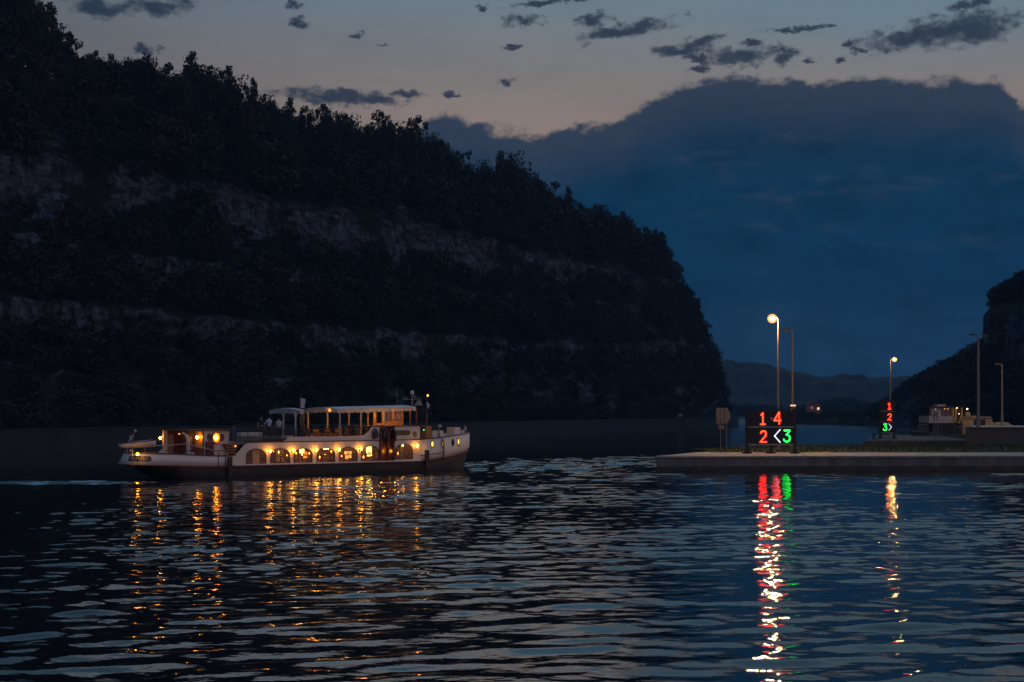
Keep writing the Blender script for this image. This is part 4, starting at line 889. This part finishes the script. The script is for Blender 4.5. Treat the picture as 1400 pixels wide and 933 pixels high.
m_ = MB(); c_ = (bu(512.3), -2.62, bz(512.3, 594)); 
for k in range(5): m_.ring((c_[0] + .08 * math.sin(k * 2.1), c_[1] - .01 * k, c_[2] + .10 * math.cos(k * 1.7)), .30 - .035 * k, .05, 18, 6, .85, 1.15)
m_.ball((c_[0], c_[1], c_[2]), (.2, .04, .28)); m_.build('carved_ornament', mat('carved_dark_wood', (.07, .05, .06), .6, .5, 9, bump=.03), boat, smooth_=True)
pl = MB(); a, b = bu(541), bu(561); z0, z1 = bz(551, 595.3), bz(551, 588.5); pl.prism([(a, z0), (b - .15, z0), (b, z0 + .12), (b, z1 - .12), (b - .15, z1), (a, z1)], -2.62, -2.585); pl.build('name_plaque', OLIVE, boat)
pl = MB(); c = (bu(567), -2.6, bz(567, 594)); pl.tube([(c[0], -2.62, c[2]), (c[0], -2.585, c[2])], .22, 20); pl.build('round_emblem', mat('brass_emblem', (.30, .20, .10), .5), boat)
# wooden wheel-box and green side light
m_ = MB(); m_.box2((bu(574), -2.45, 2.5), (bu(590.3), 2.3, bz(580, 582.5))); m_.build('bridge_front', BROWN, boat)
m_ = MB(); m_.box2((bu(578.4), -2.62, 3.42), (bu(580.2), -2.46, 3.7)); nb = m_.build('side_light_box', BLACK, boat); m_ = MB(); m_.ball((bu(579), -2.66, bz(579, 588)), .06, 8, 6); m_.build('bulb', glow('green_nav', (.02, 1, .3), 1.6), nb)
m_ = MB(); m_.box2((bu(582.2, -2.48), -2.49, 2.52), (bu(590, -2.48), -2.452, bz(586, 582.8))); m_.build('bridge_lit_half', mat('lamplit_brown_wood', (.42, .17, .06), .5, .2, 4), boat)  # lamplit half of the bridge front, its orange light put into the colour
# canopy
VC = -2.45
VALANCE = mat('thin_valance_canvas', (.60, .58, .56), .85, .08, 2)
_t = VALANCE.node_tree; _tr = _t.nodes.new('ShaderNodeBsdfTranslucent'); _tr.inputs[0].default_value = (.6, .5, .4, 1); _mx = _t.nodes.new('ShaderNodeMixShader'); _mx.inputs[0].default_value = .2
_t.links.new(_t.nodes['Principled BSDF'].outputs[0], _mx.inputs[1]); _t.links.new(_tr.outputs[0], _mx.inputs[2]); _t.links.new(_mx.outputs[0], _t.nodes['Material Output'].inputs[0])
def canopy(pa, pb, za, zb, name='canopy'):
    u0, u1 = bu(pa, -VC), bu(pb, VC); nu, nv = 24, 9; V = []
    for i in range(nu + 1):
        for j in range(nv):
            t = -1 + 2 * j / (nv - 1); V.append((u0 + (u1 - u0) * i / nu, t * 2.45, za + (zb - za) * i / nu + .16 * (1 - t * t) - .02 * math.sin(i * 1.6) ** 2))
    m = MB(); m.add(V, [(i * nv + j, (i + 1) * nv + j, (i + 1) * nv + j + 1, i * nv + j + 1) for i in range(nu) for j in range(nv - 1)])
    o = m.build(name, CANVAS, boat, smooth_=True); md = o.modifiers.new('solid', 'SOLIDIFY'); md.thickness = .03
    n = int((u1 - u0) / .085); pa_ = []
    for i in range(n + 1):
        u = u0 + (u1 - u0) * i / n; z = za + (zb - za) * i / n; sc = abs(math.sin(math.pi * (u - u0) / .42))
        pa_.append((u, z, z - .24 - .10 * sc))
    m = MB(); V = []
    for side in (-1, 1):
        k = len(V)
        V2 = [(u, side * (2.47 + .015 * math.sin(u * 9)), a) for u, a, b in pa_] + [(u, side * (2.49 + .03 * math.sin(u * 9)), b) for u, a, b in pa_]
        m.add(V2, [(i, i + 1, i + n + 2, i + n + 1) for i in range(n)])
    for u, z in ((u0, za), (u1, zb)):
        m.add([(u, -2.47 + 4.94 * i / 24, z + .16 * (1 - (-1 + i / 12) ** 2)) for i in range(25)] + [(u, -2.47 + 4.94 * i / 24, z - .2 - .08 * (i % 2)) for i in range(25)], [(i, i + 1, i + 26, i + 25) for i in range(24)])
    m.build('valance', VALANCE, o); return u0, u1
cu0, cu1 = canopy(417.5, 568.5, bz(420, 559.5, VC), bz(565, 556.6, VC))
au0, au1 = canopy(368, 416, bz(404, 561.3, VC), bz(412, 560.6, VC), 'aft_awning')
POSTW = mat('canopy_post_lamplit', (.62, .50, .34), .5, .1, 3)  # far posts: lamplight put into a golden tone
def post(px, zb, zt_, v=VC, r=.05, mt=POSTW, brace=True):
    m = MB(); u = bu(px, v); m.box2((u - r, v - r, zb), (u + r, v + r, zt_))
    if brace:
        for sg in (-1, 1): m.tube([(u, v, zt_ - .5), (u + sg * .16, v, zt_ - .22), (u + sg * .34, v, zt_ - .06)], .025, 6)
    m.build('canopy_post', mt, boat)
NEARP_ = mat('canopy_post_shaded', (.50, .46, .44), .5, .1, 3)  # near posts: same posts out of the lamplight, shade put into a greyer tone
for px in (464.5, 493.5, 526): post(px, 2.87, 5.08 + (px - 420) * .0011, -2.3, mt=NEARP_)
for px in (421, 447.5, 477, 503): post(px, 2.87, 5.1, 2.2, .06)
post(404, 2.87, 4.98, -2.3, mt=NEARP_); post(387.5, 2.87, 5.0, 0, mt=NEARP_)
VH = -.4
for px in (512, 523.5, 536.5, 549.5): post(px, 3.81, 5.2, VH, .09, WOOD, px < 513)
for px in (514, 531, 545): post(px, 3.81, 5.2, 2.2, .085, WOOD, False)
for px in (561, 569.5): post(px, 3.81, 5.2, -2.3, .05, BROWN, False)
m_ = MB(); m_.box2((bu(512, VH), VH - .07, 3.81), (bu(550, VH), VH + .07, 4.0)); m_.box2((bu(512, VH), VH - .05, 5.02), (bu(550, VH), VH + .05, 5.14)); m_.box2((bu(523.5, VH), VH - .04, 4.0), (bu(550, VH), VH + .05, 4.16)); m_.build('wheelhouse_frame', WOOD, boat)
m_ = MB(); m_.box2((bu(524.5, VH), VH - .01, 4.16), (bu(549, VH), VH + .01, 5.02)); m_.build('wheelhouse_pane', glass(), boat)
for i, px in enumerate((452, 470, 490, 508, 524, 543)):
    u = bu(px, -1.4); z = 4.99 + .0011 * (px - 420); s_ = MB(); s_.ball((u, -1.4, z), .07, 8, 6); s_.tube([(u, -1.4, z + .05), (u, -1.4, z + .2)], .015, 5); s_.build('canopy_lamp', glow('canopy_lamp_dim', (1, .40, .05), 70) if i < 2 else glow('canopy_lamp', (1, .40, .05), 190), boat)
# deck furniture under the canopy
for i, px in enumerate((424, 440, 456, 470, 484, 497)):
    u = bu(px, -1.3); m_ = MB(); m_.box((u, -1.3, 3.55), (.9, .8, .05)); m_.tube([(u, -1.3, 2.86), (u, -1.3, 3.53)], .05, 6); m_.build('deck_table', BROWN, boat)
    for sx in (-.75, .75):
        m_ = MB(); m_.box((u + sx, -1.3, 3.3), (.4, .42, .05)); m_.box((u + sx * 1.25, -1.3, 3.55), (.05, .42, .5))
        for a in (-.16, .16):
            for b in (-.17, .17): m_.tube([(u + sx + a, -1.3 + b, 2.86), (u + sx + a, -1.3 + b, 3.28)], .02, 5)
        m_.build('deck_chair', BLACK, boat)
m_ = MB(); m_.box2((bu(424, 1), 1.2, 2.86), (bu(505, 1), 1.5, 3.5)); m_.build('bench', WOOD, boat)
m_ = MB(); m_.box2((bu(338, -1.5), -1.9, 2.6), (bu(355, -1.5), -1.2, 3.35)); m_.box2((bu(326, -1.5), -1.9, 2.6), (bu(337, -1.5), -1.2, 3.35)); m_.build('deck_locker', CANVAS, boat)
# rails on the upper deck
rl = MB(); Z1 = 3.60
for px in (313.5, 339, 356, 372, 389, 405, 425, 442, 456, 471, 486): rl.tube([(bu(px), -2.5, 2.6), (bu(px), -2.5, Z1)], .024, 6)
for z in (3.2, 3.4, Z1): rl.tube([(bu(313.5), -2.5, z), (bu(500), -2.5, z)], .02 if z < Z1 else .03, 6)
for z in (3.2, Z1): rl.tube([(bu(350), 2.5, z), (bu(500), 2.5, z)], .024, 6)
for k in range(10): u = bu(350) + k * (bu(500) - bu(350)) / 9; rl.tube([(u, 2.5, 2.55), (u, 2.5, Z1)], .024, 6)
rl.build('deck_rail', IRON, boat)
m_ = MB()
for z in np.arange(2.66, 3.05, .09): m_.box2((U318 + .05, -2.56, z), (bu(386), -2.50, z + .07))
m_.build('slatted_screen', mat('charcoal_slats', (.035, .032, .035), .6, .3, 4, stretch=(.3, 1, 6)), boat)
# funnel and flags
u = bu(410, 0); m_ = MB(); m_.tube([(u, 0, 2.86), (u, 0, 3.3), (u, 0, 3.3), (u, 0, 5.78), (u, 0, 5.78), (u, 0, 6.0)], [.55, .52, .38, .36, .42, .42], 18); m_.build('funnel', BLACK, boat, smooth_=False)
m_ = MB(); m_.tube([(u - .3, .1, 5.7), (u - .3, .1, 6.15)], .05, 6); m_.tube([(u + .1, -.1, 5.9), (u + .1, -.1, 6.12)], .06, 6); m_.build('exhaust_pipe', BLACK, boat)
def flag(u, v, z0, w, h, name='flag', m=None, pole=None, droop=.25):
    if pole: p_ = MB(); p_.tube([(u, v, pole[0]), (u, v, pole[1])], .022, 6); p_.build('flagpole', GALV, boat)
    nx_, nz_ = 10, 8; V = [(u + w * i / nx_ * (1 - .12 * j / nz_), v + .07 * math.sin(i * 1.1 + j * .5) * i / nx_, z0 - h * j / nz_ - droop * (i / nx_) ** 1.3) for j in range(nz_ + 1) for i in range(nx_ + 1)]
    f_ = MB(); f_.add(V, [(j * (nx_ + 1) + i, j * (nx_ + 1) + i + 1, (j + 1) * (nx_ + 1) + i + 1, (j + 1) * (nx_ + 1) + i) for j in range(nz_) for i in range(nx_)]); return f_.build(name, m or mat('pale_flag_cloth', (.55, .52, .60), .9, .1, 3), boat, smooth_=True)
flag(bu(411, -.6), -.6, bz(411, 545, -.6), .42, .72, pole=(2.9, 6.1), droop=.05)
flag(bu(583.5, -.4), -.4, bz(584, 549.5, -.4), .28, .42, pole=(3.3, bz(584, 540, -.4)), droop=.22)
m_ = MB(); m_.ball((bu(584.6, -.4), -.4, bz(584.6, 541, -.4)), .085, 8, 6); m_.build('masthead_light', glow('masthead', (1, .62, .10), 4), boat)
flag(bu(635, 0), 0, 3.75, .22, .38, pole=(3.0, 3.85), droop=.2)
flag(bu(319, -1.8), -1.8, 3.85, .2, .25, m=mat('blue_cloth', (.10, .15, .55), .8), pole=(2.5, 3.9), droop=.1)
# mast gear over the wheelhouse
um = bu(563.5, 0); zc = bz(563.5, 556, 0); m_ = MB(); m_.tube([(um, 0, zc - .1), (um, 0, bz(563.5, 539, 0))], [.07, .05], 8); m_.tube([(bu(551, 0), 0, bz(551, 546.5, 0)), (bu(576, 0), 0, bz(576, 546, 0))], .03, 6)
for q in (552.5, 556, 567, 571, 575): m_.tube([(bu(q, 0), 0, bz(q, 546.4, 0)), (bu(q, 0), 0, bz(q, 543, 0))], .03, 6)
m_.ball((bu(567, 0), 0, bz(567, 542.5, 0)), .1); m_.tube([(bu(543, 0), 0, zc - .1), (bu(543, 0), 0, bz(543, 529, 0))], .014, 5); m_.build('signal_mast', GALV, boat)
m_ = MB(); m_.ball((um, 0, bz(563.5, 537.3, 0)), (.17, .17, .2), 12, 8); m_.build('radar_dome', CANVAS, boat, smooth_=True)
m_ = MB(); a = bu(567, 0); b = bu(576, 0); zz = bz(572, 554.5, 0); m_.prism([(a, zz), (b, zz), (b - .1, zz + .25), (b - .25, zz + .45), (a + .2, zz + .12)], -.2, .2); m_.build('searchlight', GALV, boat)
m_ = MB()
for q in (577.5, 581.5): m_.tube([(bu(q, -.5), -.5, 3.5), (bu(q, -.5) - .25, -.2, bz(q, 545, -.5))], .015, 5)
m_.build('stay_wire', IRON, boat)
# bow gear
def bowbox(a, b, pt, pb, v, d, mt=WHITE, nm='deck_box'):
    m = MB(); m.box2((bu(a, v), v, bz((a + b) / 2, pb, v)), (bu(b, v) , v + d, bz((a + b) / 2, pt, v))); return m.build(nm, mt, boat)
bowbox(622, 629.5, 584.5, 596, -1.0, 1.2); bowbox(600.8, 606.3, 589, 600, -1.6, .5, nm='vent_box'); bowbox(591.5, 598, 589, 600, -1.7, .6, nm='vent_box')
m_ = MB(); uu = bu(601, -1.8); m_.tube([(uu, -1.8, 2.5), (uu, -1.8, 3.6)], .04, 6); m_.ball((uu, -1.8, 3.68), (.2, .2, .18), 12, 8); m_.build('cowl_vent', GALV, boat, smooth_=True)
m_ = MB(); m_.tube([(30.3, -.5, 2.6), (30.3, -.5, 3.4)], .08, 8); m_.tube([(30.3, .5, 2.6), (30.3, .5, 3.4)], .08, 8); m_.tube([(30.3, -.7, 3.25), (30.3, .7, 3.25)], .05, 8); m_.build('bow_bitts', WHITE, boat)
def on_bow(px, py):                      # a point on the curved bow side seen at this pixel
    best_ = None
    for u in np.linspace(U575, 31.0, 120):
        v = -hw(u / LEN); w_ = O2 + DV * u + NV * v; e = abs(700 + F * w_.x / w_.y - px)
        if best_ is None or e < best_[0]: best_ = (e, u, v, w_.y)
    _, u, v, Y = best_; u2 = min(u + .1, 31.1); ang = math.atan2(-hw(u2 / LEN) + hw((u2 - .2) / LEN), .2)
    return u, v, CAM_H - (py - HOR) / F * Y, ang
for px, py, lit in ((590.2, 607.3, 1), (605, 607, .5), (618.5, 605.2, 0), (625.6, 604, 1)):
    u, v, z, an_ = on_bow(px, py); o = bpy.data.objects.new('porthole', None)
    g = MB(); g.ring((0, -.06, 0), .23, .045, 18, 6, .62, 1.15); po = g.build('porthole', BROWN, boat); po.location = (u, v, z); po.rotation_euler = (0, 0, an_)
    g = MB(); g.tube([(0, -.08, 0), (0, .02, 0)], .22, 16); g2 = g.build('pane', glow('porthole_light', (1, .55, .08), 1.6) if lit == 1 else (glow('porthole_dim', (1, .35, .06), .5) if lit else mat('dark_pane', (.02, .02, .025), .08)), po); g2.scale = (.62, 1, 1.12)
m_ = MB(); u, v, z, an_ = on_bow(628.5, 609); m_.box((u, v - .08, z), (.45, .12, .05), an_); m_.build('anchor_step', WHITE, boat)
m_ = MB(); u, v, z, an_ = on_bow(604, 600); chain = [(u, v - .05, z), (u + .12, v - .12, z - .7)]; u3, v3, z3, _ = on_bow(605, 628); chain.append((u3, v3 - .1, z3)); m_.tube(chain, .05, 6); m_.build('anchor_chain', IRON, boat)
# fenders, timber rubbing posts
for px, a, b in ((314.3, 624.8, 655), (583.8, 615.5, 641)):
    u = bu(px, -2.75); m_ = MB(); m_.box2((u - .16, -2.86, max(.12, bz(px, b, -2.75))), (u + .16, -2.66, bz(px, a, -2.75))); m_.build('fender_post', BLACK, boat)
# aft deckhouse
VD = -2.1; da, db = bu(279, VD), bu(313.5, VD); ZR = bz(290, 589.3, VD); zd = 1.12
dh = MB(); dh.box2((da, VD, zd), (db, 2.1, ZR)); dhw = dh.build('deckhouse', WHITE, boat)
dh = MB(); pr = bu(255, VD); dh.box2((pr, VD - .15, ZR + .002), (db + .1, 2.2, ZR + .09)); dh.build('deckhouse_roof', BROWN, boat)
for px in (286.3, 303.5):
    u = bu(px, VD - .03); z = bz(px, 598.3, VD); g = MB(); g.ring((u, VD - .02, z), .20, .04, 18, 6, .8, 1.2); po = g.build('porthole', BROWN, boat); g = MB(); g.tube([(u, VD - .03, z), (u, VD - .005, z)], .19, 16); g.build('pane', mat('dark_pane', (.02, .02, .025), .08), po)
u = bu(295.4, VD - .1); z = bz(295.4, 598.6, VD); g = MB(); g.ring((u, VD - .1, z), .34, .09, 22, 8, .82, 1.12); lb = g.build('lifebuoy', mat('orange_lifebuoy', (.75, .16, .03), .5), boat, smooth_=True); tag(lb)
wall_lamp(u - .04, VD - .03, z, .11, BULB, -.16, 'deckhouse_lamp'); wall_lamp(bu(291.6, VD - .1), VD - .03, z + .03, .05, DIMBULB, -.14, 'deckhouse_lamp')
m_ = MB(); m_.box2((bu(283.5, VD - .35), VD - .4, zd), (bu(292, VD - .35), VD - .05, bz(288, 604, VD))); m_.build('red_locker', REDWOOD, boat)
# porch: the house's aft wall, its far side wall, posts at the two corners
m_ = MB(); m_.box2((da - .06, VD + .05, zd), (da - .003, 2.05, ZR - .02)); m_.build('porch_wall', BROWN, boat)
m_ = MB(); m_.box2((da - .075, VD + .1, zd + 1.1), (da - .061, VD + 1.3, ZR - .05)); m_.build('porch_lit_patch', WOOD, boat)  # paler wood puts the lamp's pool of light onto the porch wall
m_ = MB(); m_.box2((da - .12, VD + 1.5, zd), (da - .065, VD + 2.5, ZR - .25)); pdoor = m_.build('porch_door', REDWOOD, boat); m_ = MB(); m_.box2((da - .14, VD + 1.75, zd + .9), (da - .125, VD + 2.25, ZR - .45)); m_.build('pane', mat('frosted_pane', (.28, .24, .22), .3), pdoor)
m_ = MB(); m_.box2((pr + .1, 1.98, zd), (da - .07, 2.06, ZR - .02)); pw = m_.build('porch_partition', REDWOOD, boat)
m_ = MB(); m_.box2((bu(229, 1.95), 1.93, 1.6), (bu(237, 1.95), 1.97, ZR - .35)); m_.build('frosted_pane', mat('frosted_pane', (.28, .24, .22), .3), pw)
m_ = MB(); m_.box2((pr + .02, 1.95, zd), (pr + .34, 2.14, ZR)); m_.build('porch_post', WHITE, boat)
m_ = MB(); u = pr + .12; m_.tube([(u, VD, zd), (u, VD, ZR - .75), (u - .03, VD + .05, ZR - .45), (u - .06, VD + .3, ZR - .25), (u - .08, VD + .7, ZR - .1)], [.13, .13, .12, .10, .07], 10); m_.build('porch_post', WHITE, boat, smooth_=True)
def aft_lamp(u, v, z, r):
    b = MB(); b.box((u + .01, v, z - .02), (.02, .10, .26)); b.tube([(u, v, z - .12), (u - .2, v, z - .13)], .018, 6); o = b.build('porch_lamp', IRON, boat); g = MB(); g.ball((u - .2, v, z), (r, r, r * 1.15), 10, 7); g.build('bulb', BULB, o, smooth_=True)
aft_lamp(pr + .0, 2.04, bz(224.6, 599, 2.0), .10); aft_lamp(da - .08, VD + .55, bz(274, 598.3, VD), .11)
m_ = MB(); m_.ball((bu(245, 1.9), 1.9, bz(245, 593.5, 1.9)), .035, 8, 6); m_.build('porch_spot', DIMBULB, boat)
m_ = MB(); u = bu(261, -2.3); m_.box2((u - .3, -2.35, zd), (u + .25, -1.9, 1.95)); m_.build('crate', mat('pale_blue_crate', (.35, .42, .6), .6), boat)
# lines and aft rails
m_ = MB(); P3 = lambda px, py, v: (bu(px, v), v, bz(px, py, v))
m_.tube([P3(209, 609.6, -.6), P3(232, 609, -1.6), P3(254, 607, -2.3), P3(272, 611, -2.45), P3(290, 615.5, -2.5), P3(307, 620, -2.6), P3(312, 622, -2.65)], .028, 6); m_.build('mooring_line', ROPE, boat)
m_ = MB()
for q in (288.6, 298.8, 308.5): m_.tube([P3(q, 637 if q > 290 else 624, -2.68), P3(q, 616.5, -2.68)], .026, 6)
m_.tube([P3(240, 616, -2.5), P3(288.6, 616.3, -2.68), P3(308.5, 616.5, -2.68)], .024, 6); m_.tube([P3(192, 617, -1.6), P3(240, 616, -2.5)], .018, 6); m_.build('aft_rail', IRON, boat)
sk = MB(); a, b = bu(307, -2.5), bu(327.5, -2.5); sk.prism([(a, 2.55), (a + .2, 2.15), (a + .55, 1.75), (a + .9, 1.7), (b - .5, 1.85), (b - .15, 2.2), (b, 2.55)], -2.5, -1.2); sk.build('stair_side', REDWOOD, boat)
m_ = MB()
for k in range(4): m_.box2((a + .15, -2.6, 1.85 + k * .2), (b - .3 + .05 * k, -2.5, 1.92 + k * .2))
m_.build('stair_tread', WOOD, boat)
m_ = MB(); m_.ball((bu(321.5, -2.6), -2.64, bz(321.5, 610.3, -2.6)), .045, 8, 6); m_.build('stair_lamp', DIMBULB, boat)
# stern: dinghy on its cradle, lamp, name board
dg = empty('dinghy', (0, 0, 0), 'small white dinghy carried over the stern of the excursion boat', 'dinghy')
dg.parent = None
v0 = -.3; u0, u1 = bu(162.5, v0), bu(209.5, v0); zb0, zb1 = bz(165, 613, v0), bz(205, 612, v0); zt0, zt1 = bz(163, 606.5, v0), bz(209, 601.5, v0); V = []; ns = 14
for i in range(ns + 1):
    t = i / ns; u = u0 + (u1 - u0) * t; b = .62 * min(1, (t * 2.2) ** .6 + .06) * (1 - .12 * max(0, t - .7) / .3); zt_ = zt0 + (zt1 - zt0) * t ** 1.2; zb_ = zb0 + (zb1 - zb0) * t + .12 * max(0, .12 - t) / .12
    for (yy, zz) in ((-b, zt_), (-b * .92, zt_ - .2), (-b * .6, zb_ + .06), (0, zb_), (b * .6, zb_ + .06), (b * .92, zt_ - .2), (b, zt_)): V.append((u, v0 + yy, zz))
fs = [(i * 7 + j, (i + 1) * 7 + j, (i + 1) * 7 + j + 1, i * 7 + j + 1) for i in range(ns) for j in range(6)] + [tuple(range(ns * 7, ns * 7 + 7))]
def to_world(mb):
    for i, (x, y, z) in enumerate(mb.v): w_ = O2 + DV * x + NV * y; mb.v[i] = (w_.x, w_.y, z)
    return mb
dc = O2 + DV * ((u0 + u1) / 2) + NV * v0; dg.location = (dc.x, dc.y, zb0); DL = tuple(dg.location)
m_ = MB(); m_.add(V, fs); o = to_world(m_).build('hull', mat('dinghy_white', (.62, .63, .66), .4, .05), dg, DL, smooth_=True); md = o.modifiers.new('solid', 'SOLIDIFY'); md.thickness = .03
m_ = MB(); m_.tube([V[i * 7] for i in range(ns + 1)], .035, 6); m_.tube([V[i * 7 + 6] for i in range(ns + 1)], .035, 6); to_world(m_).build('gunwale', BLACK, dg, DL)
m_ = MB()
for t in (.35, .65): u = u0 + (u1 - u0) * t; m_.box((u, v0, zt0 + .02), (.22, 1.0, .03))
to_world(m_).build('thwart', WOOD, dg, DL)
m_ = MB(); m_.tube([P3(176, 604, v0), P3(181, 597, v0), P3(184, 590, v0)], [.06, .09, .07], 8); m_.ball(P3(184.7, 589.3, v0), (.13, .1, .12)); m_.box(P3(178, 598, v0), (.1, .1, .3)); to_world(m_).build('tilted_outboard', GALV, dg, DL)
cr = MB()
for q in (174, 198): cr.tube([P3(q, 622, v0), P3(q, 613, v0)], .045, 6)
cr.tube([P3(170, 616.8, v0), P3(175, 616.8, v0)], .03, 6); cr.tube([P3(181, 640, -1.8), P3(180.5, 597, -1.8)], .022, 6); cr.box(P3(178.5, 619, -.2), (.3, .3, .5)); cr.build('dinghy_cradle', GALV, boat)
u, v = bu(188.2, -1.9), -1.9; m_ = MB(); m_.tube([(u, v, 1.12), (u, v, bz(188.2, 623, v))], .03, 6); sl = m_.build('stern_lamp', IRON, boat); m_ = MB(); m_.ball((u, v, bz(188.2, 621.3, v)), .10, 10, 7); m_.build('bulb', BULB, sl)
u, v = bu(221, -1.8), -1.8; m_ = MB(); m_.tube([(u, v, 1.12), (u - .05, v, 2.05), (u + .12, v, 2.3)], [.2, .18, .05], 8); m_.build('covered_coil', ROPE, boat)
# curved name board on the raked, rounded stern
def stern_pt(px, f, off=0.0):
    best_ = None
    for q in np.linspace(.003, 6.5 / LEN, 300):
        u_ = .42 * f + (31.05 - .27 * f) * q; v_ = -hw(q) * (2.62 - .02 * f) / 2.6; w_ = O2 + DV * u_ + NV * v_; e = abs(700 + F * w_.x / w_.y - px)
        if best_ is None or e < best_[0]: best_ = (e, q, u_, v_)
    _, q, u_, v_ = best_; q2 = q + .002; du = .0625; dv = -(hw(q2) - hw(q)); n_ = Vector((dv, -du)).normalized()
    return u_ + n_.x * off, v_ + n_.y * off, zk(q * LEN) * (1 - f) + zt(q * LEN) * f
rows = []
for px in np.linspace(172.5, 206.5, 18):
    lo, hi = (.34, .78) if 174.5 < px < 205 else (.44, .68)
    rows.append([stern_pt(px, lo, .05), stern_pt(px, hi, .05), stern_pt(px, hi, .0), stern_pt(px, lo, .0)])
m_ = MB(); m_.add([p_ for r_ in rows for p_ in r_], [(i * 4 + j, i * 4 + (j + 1) % 4, (i + 1) * 4 + (j + 1) % 4, (i + 1) * 4 + j) for i in range(len(rows) - 1) for j in range(4)] + [(0, 1, 2, 3), tuple(range(len(rows) * 4 - 4, len(rows) * 4))]); nbd = m_.build('name_board', mat('dark_blue_board', (.02, .022, .035), .5, .2), boat)
word = 'WATERZIJT'; LET = mat('pale_letter_paint', (.45, .45, .5), .5)
for i, ch in enumerate(word):
    px = 177.5 + i * 3.15; u_, v_, z_ = stern_pt(px, .56, .062); u2_, v2_, _ = stern_pt(px + 1.5, .56, .062)
    text('letter', ch, (u_, v_, z_), .27, LET, nbd, (R(78), 0, math.atan2(v2_ - v_, u2_ - u_)), .006, .8)

# ------------------------------------------------------------------ people
def skin(name, verts, edges, radii, m, parent, sub=1):
    me = bpy.data.meshes.new(name); me.from_pydata(verts, edges, []); o = bpy.data.objects.new(name, me); COL.objects.link(o); me.materials.append(m); o.parent = parent
    o.modifiers.new('skin', 'SKIN').use_smooth_shade = True
    if not me.skin_vertices: 
        bm = bmesh.new(); bm.from_mesh(me); bm.verts.layers.skin.verify(); bm.to_mesh(me); bm.free()
    for sv, r_ in zip(me.skin_vertices[0].data, radii): sv.radius = (r_, r_) if not isinstance(r_, tuple) else r_
    me.skin_vertices[0].data[0].use_root = True
    s_ = o.modifiers.new('sub', 'SUBSURF'); s_.levels = sub; s_.render_levels = sub + 1
    return o
SKINM = mat('skin', (.45, .28, .20), .6, .05); HAIR = mat('dark_hair', (.03, .02, .015), .7); TROU = mat('dark_trousers', (.03, .032, .045), .8)
def person(px, v, zfoot, face, shirt, label, h=1.75, arms='down', lower=True, name='person'):
    u = bu(px, v); w_ = O2 + DV * u + NV * v; o = empty(name, (w_.x, w_.y, zfoot), label, 'person', rz=face); k = h / 1.75
    V = [(0, 0, .93), (0, 0, 1.12), (0, .01, 1.32), (0, 0, 1.44), (0, 0, 1.52), (0, -.01, 1.60), (0, -.01, 1.70)]; E = [(i, i + 1) for i in range(6)]
    Rr = [(.15, .11), (.145, .10), (.17, .11), (.10, .08), .055, (.078, .092), (.06, .075)]
    for s_ in (-1, 1):
        n0 = len(V)
        if arms == 'down': V += [(s_ * .19, 0, 1.40), (s_ * .25, .03, 1.14), (s_ * .25, -.06, .90), (s_ * .25, -.08, .80)]
        else: V += [(s_ * .19, 0, 1.40), (s_ * .28, -.06, 1.16), (s_ * .17, -.30, 1.08), (s_ * .12, -.38, 1.09)]
        E += [(3, n0), (n0, n0 + 1), (n0 + 1, n0 + 2), (n0 + 2, n0 + 3)]; Rr += [.06, .045, .035, (.03, .045)]
        for dxx in (-.03, -.01, .012, .034): pass
        n1 = len(V); V += [(s_ * .10, 0, .86), (s_ * .11, -.02, .48), (s_ * .11, .02, .09), (s_ * .12, -.13, .04)]; E += [(0, n1), (n1, n1 + 1), (n1 + 1, n1 + 2), (n1 + 2, n1 + 3)]; Rr += [.085, .058, .042, (.04, .03)]
    sc = lambda L_: [(a * k, b * k, c * k) for a, b, c in L_]
    skin('body', sc(V), E, Rr, SKINM, o)
    sv = [V[0], V[1], V[2], V[3]]; se = [(0, 1), (1, 2), (2, 3)]; sr = [(.175, .135), (.165, .125), (.19, .13), (.115, .095)]
    ofs = 7
    for s_ in (0, 1):
        a = V[ofs + s_ * 8]; b = V[ofs + s_ * 8 + 1]; n0 = len(sv); sv += [a, tuple(a[i] * .2 + b[i] * .8 for i in range(3))]; se += [(3, n0), (n0, n0 + 1)]; sr += [.078, .068]
    skin('shirt', sc(sv), se, sr, shirt, o)
    tv = [V[0]]; te = []; trr = [(.165, .125)]
    for s_ in (0, 1):
        L_ = V[ofs + 4 + s_ * 8: ofs + 7 + s_ * 8]; n0 = len(tv); tv += L_; te += [(0, n0), (n0, n0 + 1), (n0 + 1, n0 + 2)]; trr += [.102, .075, .06]
    skin('trousers', sc(tv), te, trr, TROU, o)
    g = MB(); g.ball((0, .012 * k, 1.665 * k), (.085 * k, .098 * k, .10 * k), 12, 8); g.build('hair', HAIR, o, smooth_=True)
    g = MB(); g.ball((0, -.105 * k, 1.61 * k), (.014, .02, .025), 6, 4); g.build('nose', SKINM, o, smooth_=True)
    return o
BLUE = mat('pale_blue_shirt', (.42, .50, .78), .85, .06); TEE = mat('pale_grey_blue_shirt', (.42, .46, .62), .85, .06); DARKC = mat('dark_jacket', (.025, .025, .03), .85)
person(357, -1.6, 2.87, TH + 2.6, DARKC, 'person in dark clothing at the upper deck rail, left of the two pale shirts', 1.76)
person(367.8, -1.75, 2.87, TH + 3.3, BLUE, 'taller person in a pale blue shirt seen from behind on the upper deck', 1.74, 'front')
person(381.3, -1.7, 2.87, TH + 3.0, TEE, 'shorter person in a pale T-shirt beside the awning post on the upper deck', 1.62)
person(545, .3, 3.45, TH - 1.2, mat('white_shirt', (.6, .5, .4), .85), 'person in a white shirt sitting behind the wheelhouse window', 1.5, 'front')
